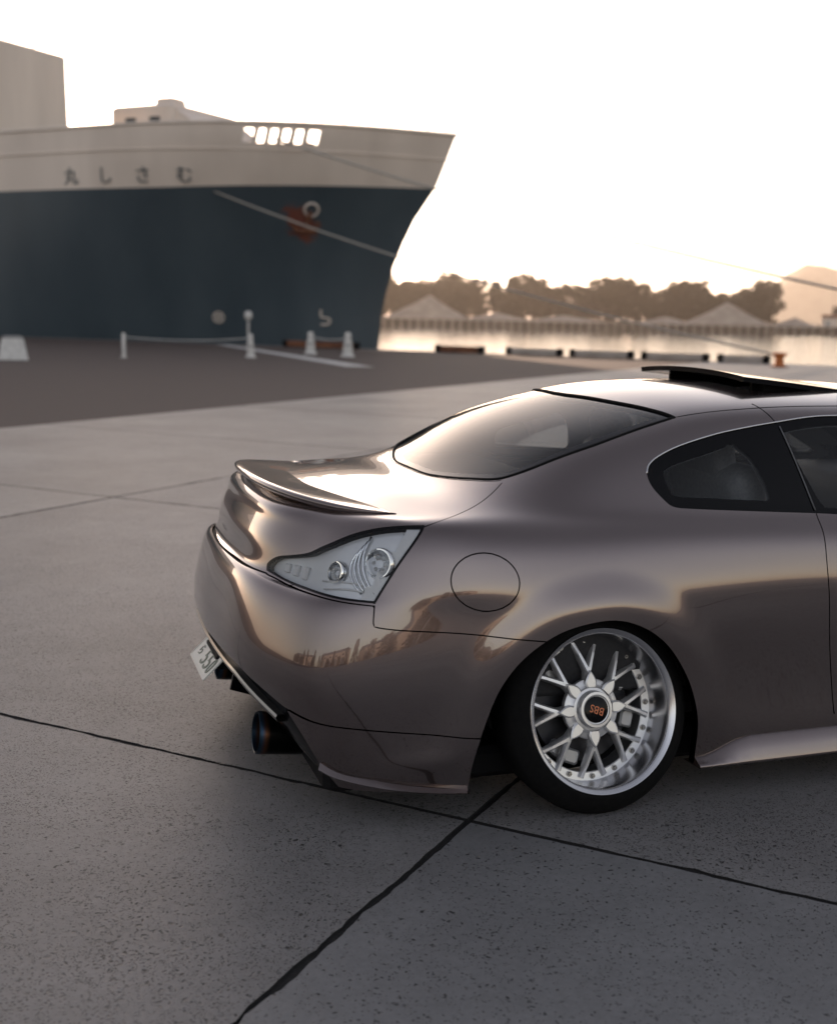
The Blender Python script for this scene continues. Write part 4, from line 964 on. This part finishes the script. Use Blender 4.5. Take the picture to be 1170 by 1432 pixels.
mr = n.new('ShaderNodeMapRange'); mr.inputs[1].default_value = -.15; mr.inputs[2].default_value = .12; mr.inputs[3].default_value = .85; mr.inputs[4].default_value = 0; l.new(ad.outputs[0], mr.inputs[0])
mx = n.new('ShaderNodeMix'); mx.data_type = 'RGBA'; l.new(mr.outputs[0], mx.inputs[0]); l.new(old, mx.inputs[6]); mx.inputs[7].default_value = (.20, .055, .03, 1); l.new(mx.outputs[2], b.inputs['Base Color'])
# mooring lines
def rope(p0, p1, sag, label, r=.045):
    pts = []
    for k in range(25):
        t = k / 24; q = p0.lerp(p1, t); q.z -= sag * 4 * t * (1 - t); pts.append(q)
    o = MB().tube(pts, r, 6).build('mooring_rope', M['rope'], None, 180); tag(o, label, 'rope', 'ropes holding the ship'); return o
q0 = SHIPM @ hullp(-36.6, 7.6)[0]; rope(q0, W(-6.45, 39.75, .40), .55, 'pale mooring rope from the painted waterline of the bow to the orange bollard')
q1 = SHIPM @ hullp(-33.3, 10.15)[0]; rope(q1, W(8.0, 40.6, .40), .8, 'thin mooring rope from the bulwark openings running off past the orange bollard', .06)

# ------------------------------------------------------------------ quay furniture
M['orange'] = noise_vary(mat('orange_bollard_paint', (.55, .16, .03), .5), 6, (.42, .11, .02), (.62, .20, .05))
M['postwhite'] = noise_vary(mat('white_post_paint', (.7, .69, .67), .6), 6, (.56, .55, .53), (.74, .73, .71))
M['kerbpaint'] = noise_vary(mat('faded_kerb_paint', (.45, .40, .36), .75), 3, (.36, .31, .27), (.52, .46, .42))
M['steel'] = mat('galvanised_steel', (.35, .35, .36), .45, .8)
def bollard(u, v, label):
    o = MB().lathe([(.24, 0), (.24, .05), (.17, .07), (.155, .30), (.17, .36), (.25, .40), (.265, .45), (.24, .49), (.10, .51), (.0005, .51)], 24).build('mooring_bollard', M['orange'], None, 50)
    uvobj(o, u, v); MB().lathe([(.34, 0), (.34, .025), (.2, .03)], 24).build('base_plate', M['rust'], o, 50); tag(o, label, 'bollard', 'mooring bollards on the quay edge')
bollard(-6.45, 39.75, 'orange mooring bollard on the quay with a rope tied to it'); bollard(8.0, 40.6, 'orange mooring bollard further along the quay than the kerb beams')
def kerb(u0, u1, v, label, m):
    o = MB().bbox((0, 0, .15), (u1 - u0, .26, .28), .03).build('quay_kerb', m, None); uvobj(o, (u0 + u1) / 2, v); tag(o, label, 'kerb', 'low kerb beams along the quay edge')
    for s in (-1, 1): MB().bbox((s * ((u1 - u0) / 2 + .12), 0, .16), (.24, .30, .31), .03).build('end_block', M['black'], o)
for u0, u1 in ((-17.9, -15.9), (-15.1, -12.9), (-12.1, -9.9), (-9.1, -7.6)): kerb(u0, u1, 42.75, 'pale kerb beam with black end blocks lining the quay edge', M['kerbpaint'])
kerb(-21.2, -19.4, 42.75, 'dark kerb beam with black ends nearest the ship bow', M['rust'])
kerb(-3.9, -1.0, 42.75, 'pale kerb beam with black end blocks beyond the orange bollard', M['kerbpaint'])
kerb(-29.0, -25.5, 42.75, 'dark kerb beam under the ship stem', M['rust'])
def guard_post(u, v, r0, h, label, bell=True):
    prof = [(r0, 0), (r0, .05), (r0 * .72, .10), (r0 * .62, h * .55), (r0 * .42, h * .72), (r0 * .46, h * .80), (r0 * .46, h * .93), (r0 * .3, h), (.0005, h)] if bell else [(r0 * 1.8, 0), (r0 * 1.8, .03), (r0, .04), (r0, h - .02), (r0 * .8, h), (.0005, h)]
    o = MB().lathe(prof, 20).build('guard_post', M['postwhite'], None, 40); uvobj(o, u, v); tag(o, label, 'post', 'white posts on the quay')
    MB().lathe([(r0 * .66 + .004, h * .44), (r0 * .66 + .004, h * .52)], 20).build('reflective_band', M['steel'], o)
    return o
guard_post(-24.3, 26.1, .06, .78, 'slim white post at the chain end away from the bow', False)
guard_post(-22.0, 29.8, .17, .80, 'thick white post at the chain end towards the bow')
guard_post(-22.9, 35.0, .24, .84, 'bell-shaped white marker beside the painted line')
guard_post(-20.5, 33.7, .25, .88, 'bell-shaped white marker on the bow side of its pair')
for a, b_, z, lb in (((-24.3, 26.1), (-22.0, 29.8), .66, 'sagging chain between the slim and the thick white post'), ((-22.9, 35.0), (-20.5, 33.7), .68, 'chain between the two bell-shaped white markers')):
    pts = [W(a[0] + (b_[0] - a[0]) * t, a[1] + (b_[1] - a[1]) * t, z - .10 * 4 * t * (1 - t)) for t in np.linspace(0, 1, 15)]
    tag(MB().tube(pts, .016, 5).build('barrier_chain', M['postwhite'], None, 180), lb, 'chain')
o = MB().lathe([(.14, 0), (.14, .04), (.045, .06), (.045, 1.15), (.0005, 1.16)], 16).build('beacon_pole', M['postwhite'], None, 40); uvobj(o, -31.6, 43.3)
MB().lathe([(.05, 1.15), (.17, 1.25), (.19, 1.40), (.15, 1.55), (.0005, 1.6)], 16).build('lamp_globe', M['postwhite'], o, 180); tag(o, 'white pole with round lamp head on the quay beside the hull', 'lamp pole')
o = MB(); o.add([(-.42, -.3, 0), (.42, -.3, 0), (.42, .3, 0), (-.42, .3, 0), (-.30, -.12, .62), (.30, -.12, .62), (.30, .12, .62), (-.30, .12, .62)], [(3, 2, 1, 0), (4, 5, 6, 7), (0, 1, 5, 4), (1, 2, 6, 5), (2, 3, 7, 6), (3, 0, 4, 7)])
o = o.build('barrier_block', M['postwhite'], None); uvobj(o, -24.9, 22.0, 0, R(45)); MB().bbox((0, 0, .66), (.5, .10, .08), .02).build('lifting_bar', M['steel'], o); tag(o, 'tapered white concrete barrier block standing alone on the asphalt', 'barrier')

# ------------------------------------------------------------------ far shore
M['sand'] = noise_vary(mat('pale_gravel', (.34, .29, .25), .95), .25, (.26, .22, .19), (.38, .33, .28), None, .4, dist=.6)
M['shore'] = noise_vary(mat('shore_earth', (.16, .13, .10), .95), .05, (.11, .09, .07), (.22, .18, .14))
M['leafdark'] = noise_vary(mat('pine_foliage', (.045, .055, .03), .8), .6, (.040, .034, .022), (.078, .060, .038))
M['bark'] = mat('bark', (.07, .05, .04), .9)
M['seawall'] = noise_vary(mat('seawall_concrete', (.2, .18, .16), .9), .3, (.13, .115, .10), (.24, .21, .19))
def polar(az, d, z=0): return Vector((CAM_POS.x + d * math.sin(R(az)), CAM_POS.y + d * math.cos(R(az)), z))
SD = 540.0
V = []; F = []
for k in range(41):
    az = -30 + 100 * k / 40
    for dd, z in ((SD, WL - 1), (SD + .5, .6), (SD + 60, 1.2), (SD + 200, 2), (SD + 4200, 2)): V.append(polar(az, dd, z))
for k in range(40):
    for j in range(4): F.append((k * 5 + j, k * 5 + j + 1, (k + 1) * 5 + j + 1, (k + 1) * 5 + j))
tag(mesh_obj('far_shore', V, F, M['shore']), kind='structure')
V = []; F = []
for k in range(161):
    az = 10 + 32 * k / 160
    for dd, z in ((SD - 1.2, WL - .5), (SD - 1.2, .3), (SD + 1, .3)): V.append(polar(az, dd, z))
for k in range(160):
    for j in range(2): F.append((k * 3 + j, k * 3 + j + 1, (k + 1) * 3 + j + 1, (k + 1) * 3 + j))
wall_o = mesh_obj('seawall', V, F, M['seawall']); tag(wall_o, 'low concrete seawall with dark fender piles along the far shore', 'seawall')
pm = MB().box((0, 0, 0), (.9, .9, 3.2)); pile0 = pm.build('fender_pile', M['black'], wall_o); pile0.location = polar(14, SD - 1.7, -1.2)
for k in range(1, 64):
    o = pile0.copy(); COL.objects.link(o); o.location = polar(14 + .4 * k, SD - 1.7, -1.2)
def mound(az, d, h, r, seed, label, sy=.8):
    rr = random.Random(seed); V = []; F = []; n_ = 26; ph = [rr.uniform(0, 6.28) for _ in range(4)]
    rings = [0, .08, .2, .36, .55, .75, .9, 1.0]
    for q in rings[1:]:
        for k in range(n_):
            a = 2 * math.pi * k / n_; w_ = 1 + .09 * math.sin(2 * a + ph[0]) + .06 * math.sin(3 * a + ph[1]) + .04 * math.sin(7 * a + ph[2]) + rr.uniform(-.03, .03)
            V.append((r * q * w_ * math.cos(a), r * q * w_ * sy * math.sin(a), h * (1 - q) ** 1.12 + rr.uniform(-.02, .02) * h * (q < .95)))
    V.append((0, 0, h)); top_ = len(V) - 1
    for i in range(len(rings) - 2):
        for k in range(n_): F.append((i * n_ + k, (i + 1) * n_ + k, (i + 1) * n_ + (k + 1) % n_, i * n_ + (k + 1) % n_))
    for k in range(n_): F.append((k, (k + 1) % n_, top_))
    o = mesh_obj('gravel_heap', V, F, M['sand'], None, smooth=True); o.location = polar(az, d, .5); o.rotation_euler = (0, 0, -R(az)); tag(o, label, 'heap', 'gravel heaps on the far shore')
mound(18.3, 556, 11.0, 19, 1, 'tall pale gravel heap just past the ship bow on the far shore')
mound(32.0, 556, 10.2, 20, 2, 'tall pale gravel heap in front of the rounded tree on the far shore')
mound(21.5, 552, 3.6, 16, 3, 'low gravel heap at the right foot of the heap by the ship bow'); mound(24.6, 552, 3.0, 20, 4, 'low flat gravel heap between the two tall heaps'); mound(29.3, 552, 3.4, 15, 5, 'low gravel heap at the left foot of the heap by the rounded tree'); mound(35.0, 552, 4.2, 12, 6, 'small gravel heap beside the shed on the far shore')
def tree_meshes(seed, h, cw, leaf, nclump, nleaf, flat):
    """trunk mesh with limbs, crown mesh of many small leaf faces in clumps"""
    rr = random.Random(seed); tb = MB(); bend = rr.uniform(-.06, .06) * h
    tr = [(bend * (k / 6) ** 2, 0, h * .92 * k / 6) for k in range(7)]
    tb.tube(tr, [h * .020 * (1 - .13 * k) for k in range(7)], 7)
    V = []; F = []
    for c in range(nclump):
        t = .10 + .88 * (c / nclump) ** .80; a = c * 2.4 + rr.uniform(-.5, .5); zc = h * t
        rad = cw * .5 * (1 - abs(t - .5) * 1.0 if flat else (1.12 - t)) * rr.uniform(.45, 1.05)
        cx_, cy_ = bend * t * t + rad * math.cos(a), rad * math.sin(a); r_ = cw * rr.uniform(.10, .19)
        st_ = Vector((bend * (t - .12) ** 2, 0, h * (t - .14)))
        tb.tube([st_, (st_ + Vector((cx_, cy_, zc))) * .5 + Vector((0, 0, h * .015)), (cx_, cy_, zc)], [h * .006, h * .004, h * .002], 4, False)
        for q in range(nleaf):
            d_ = Vector((rr.gauss(0, 1), rr.gauss(0, 1), rr.gauss(0, .7))); d_ = d_.normalized() * r_ * rr.uniform(.35, 1.1) ** .6
            p_ = Vector((cx_, cy_, zc)) + Vector((d_.x, d_.y, d_.z * .75)); n1 = Vector((rr.gauss(0, 1), rr.gauss(0, 1), rr.gauss(0, 1))).normalized(); n2 = n1.orthogonal().normalized(); n3 = n1.cross(n2); s_ = leaf * rr.uniform(.6, 1.3)
            b_ = len(V); V += [p_ + n2 * s_, p_ + n3 * s_ * .6, p_ - n2 * s_, p_ - n3 * s_ * .6]; F.append((b_, b_ + 1, b_ + 2, b_ + 3))
    tm = bpy.data.meshes.new('trunk'); tm.from_pydata(tb.v, [], tb.f); tm.materials.append(M['bark']); tm.update()
    cm = bpy.data.meshes.new('crown'); cm.from_pydata([tuple(v) for v in V], [], F); cm.materials.append(M['leafdark']); cm.update()
    return tm, cm
TV = [tree_meshes(11, 14, 9, .42, 42, 46, True), tree_meshes(12, 16, 8, .42, 44, 42, False), tree_meshes(13, 12, 11, .45, 46, 46, True), tree_meshes(14, 17, 7.5, .40, 40, 40, True), tree_meshes(15, 13, 10, .45, 46, 44, True)]
def tree(pos, var, sc, rz, label, group, sx=1.0):
    r_ = bpy.data.objects.new('shore_tree', None); COL.objects.link(r_); r_.location = pos; r_.rotation_euler = (0, 0, rz); r_.scale = (sc * sx, sc * sx, sc)
    for nm, me in zip(('trunk', 'crown'), TV[var]):
        c = bpy.data.objects.new(nm, me); COL.objects.link(c); c.parent = r_
    tag(r_, label, 'tree', group)
rr = random.Random(21)
SL = ['bushy pine in the tree belt across the water', 'tall slim pine in the tree belt across the water', 'broad low tree in the tree belt across the water', 'tall open-crowned pine in the tree belt across the water', 'wide bushy tree in the tree belt across the water']
k = 0; az = 12.0
while az < 34.3:
    for row in range(3):
        var = rr.randrange(5); h_ = [14, 16, 12, 17, 13][var]
        want = (18.0 + 2.2 * math.sin(az * 1.7) + rr.uniform(-4.2, 3.2)) * (.8, 1.0, 1.06)[row]
        if az < 17.5: want += 2.2
        tree(polar(az + rr.uniform(-.2, .2), 585 + 22 * row + rr.uniform(-6, 6), .8), var, want / h_, rr.uniform(0, 6.28), SL[var] , 'tree belt across the water', rr.uniform(1.1, 1.5))
    az += rr.uniform(.55, .80)
tree(polar(32.9, 575, .8), 2, 1.35, 1.0, 'big rounded tree at the right end of the tree belt behind the gravel heap', 'tree belt across the water', 1.2)
tree(polar(36.9, 620, .8), 4, .75, 2.0, 'lone small tree beside the shed beyond the end of the tree belt', 'tree belt across the water', 1.2); tree(polar(37.6, 640, .8), 2, .9, 2.7, 'lone broad tree behind the shed beyond the end of the tree belt', 'tree belt across the water', 1.3)
sh = empty('shed', polar(36.6, 590, .8), -R(36.6)); tag(sh, 'small pale shed beyond the end of the far tree belt', 'shed')
MB().box((0, 0, 2), (9, 6, 4)).build('wall', M['hullwhite'], sh); MB().prism([(-3.4, 0), (3.4, 0), (0, 1.6)], -4.8, 4.8, Matrix.Translation((0, 0, 4.0)) @ Matrix(((0, 0, 1, 0), (1, 0, 0, 0), (0, 1, 0, 0), (0, 0, 0, 1)))).build('roof', M['rust'], sh); MB().box((-2, -3.03, 1.4), (2.2, .1, 2.6)).build('door', M['steel'], sh)
for az, lb in ((33.9, 'tall thin pole beside the rounded tree on the far shore'), (29.0, 'thin pole rising in front of the tree belt middle'), (25.6, 'thin pole rising in front of the tree belt near the ship bow')):
    o = MB().tube([(0, 0, 0), (0, 0, 13)], [.22, .14], 6).build('shore_pole', M['bark'], None); o.location = polar(az, 562, .6); MB().box((0, 0, 12.2), (2.2, .2, .2)).build('crossarm', M['bark'], o); tag(o, lb, 'pole', 'poles on the far shore')
# distant hill
V = []; F = []; NA = 60
for k in range(NA + 1):
    az = 30 + 16 * k / NA
    ht = 2.1 * (88 * math.exp(-((az - 35.6) / 2.6) ** 2) + 62 * math.exp(-((az - 41.5) / 3.4) ** 2) + 1.6 * math.sin(az * 3.1) + 1.0 * math.sin(az * 7.7))
    for j, (dd, f_) in enumerate(((3700, 0), (3800, .35), (3920, .72), (4050, 1.0), (4300, .7), (4700, 0))): V.append(polar(az, dd, max(-2, ht * f_ + 1.0 * math.sin(az * 5 + j * 2)) if f_ else -4))
for k in range(NA):
    for j in range(5): F.append((k * 6 + j, k * 6 + j + 1, (k + 1) * 6 + j + 1, (k + 1) * 6 + j))
M['hill'] = noise_vary(mat('wooded_hill', (.08, .085, .06), .95), .03, (.05, .055, .035), (.11, .11, .08))
hill = mesh_obj('hill', V, F, M['hill'], None, smooth=True); tag(hill, kind='structure')

# ------------------------------------------------------------------ the landward side (behind the photographer, seen in the paint and glass)
M['wallbeige'] = noise_vary(mat('warehouse_sheet_wall', (.30, .25, .21), .7), .6, (.24, .20, .17), (.34, .29, .25))
M['roofgrey'] = mat('warehouse_roof', (.12, .11, .11), .6)
M['shutter'] = mat('warehouse_shutter', (.20, .21, .22), .5, .3)
def warehouse(u, v, L, D, H, label, rot=0.0):
    w_ = empty('warehouse'); uvobj(w_, u, v, 0, rot); tag(w_, label, 'warehouse', 'sheds on the landward side')
    MB().box((0, 0, H / 2), (L, D, H)).build('wall', M['wallbeige'], w_)
    MB().prism([(-D / 2 - .4, 0), (D / 2 + .4, 0), (0, H * .28)], -L / 2 - .4, L / 2 + .4, Matrix.Translation((0, 0, H + .01)) @ Matrix(((0, 0, 1, 0), (1, 0, 0, 0), (0, 1, 0, 0), (0, 0, 0, 1)))).build('roof', M['roofgrey'], w_)
    for k in range(int(L // 9)):
        x = -L / 2 + 5 + k * 9
        MB().bbox((x, D / 2 + .05, H * .3), (4, .12, H * .6), .03).build('shutter_door', M['shutter'], w_); MB().bbox((x, D / 2 + .04, H * .82), (2.4, .1, .8), .02).build('window', M['shipglass'], w_)
warehouse(-52, -84, 46, 20, 7.0, 'long beige warehouse with grey shutters at the landward asphalt end')
warehouse(10, -92, 40, 22, 8.0, 'tall beige warehouse facing the quay from the landward side')
warehouse(66, -84, 44, 20, 6.5, 'low beige warehouse on the landward side beyond the tree row', R(14))
rr = random.Random(5)
for k in range(22):
    u = -66 + k * 6.6 + rr.uniform(-1.5, 1.5); var = rr.randrange(5)
    tree(W(u, -58 - 10 * rr.random() + (6 if 20 < u < 50 else 0)), var, rr.uniform(.30, .52), rr.uniform(0, 6), SL[var].replace('in the tree belt across the water', 'in the row before the warehouses'), 'trees on the landward side', 1.25)
for k, u in enumerate((-40, -12, 22, 47)):
    o = MB().tube([(0, 0, 0), (0, 0, 10.5)], [.11, .06], 8).build('light_mast', M['steel'], None); uvobj(o, u, -52); tag(o, 'tall steel light mast before the landward trees', 'light mast', 'light masts on the landward side')
    MB().tube([(0, 0, 10.3), (0, .6, 10.7), (0, 1.8, 10.8)], .04, 6).build('arm', M['steel'], o); MB().bbox((0, 2.0, 10.78), (.25, .6, .12), .03).build('lamp_head', M['steel'], o)

# ------------------------------------------------------------------ warm evening haze in the air
hz = MB().box((0, 0, 0), (1, 1, 1)).build('haze', None, None); tag(hz, kind='stuff')
hz.location = (500, 2000, 101); hz.scale = (9600, 6600, 222)
hm = bpy.data.materials.new('evening_haze'); hm.use_nodes = True; n, l = hm.node_tree.nodes, hm.node_tree.links; n.clear()
pv = n.new('ShaderNodeVolumePrincipled'); pv.inputs['Color'].default_value = (1.0, .92, .84, 1); pv.inputs['Density'].default_value = .00009; pv.inputs['Anisotropy'].default_value = .55
mo = n.new('ShaderNodeOutputMaterial'); l.new(pv.outputs[0], mo.inputs['Volume']); hz.data.materials.append(hm)
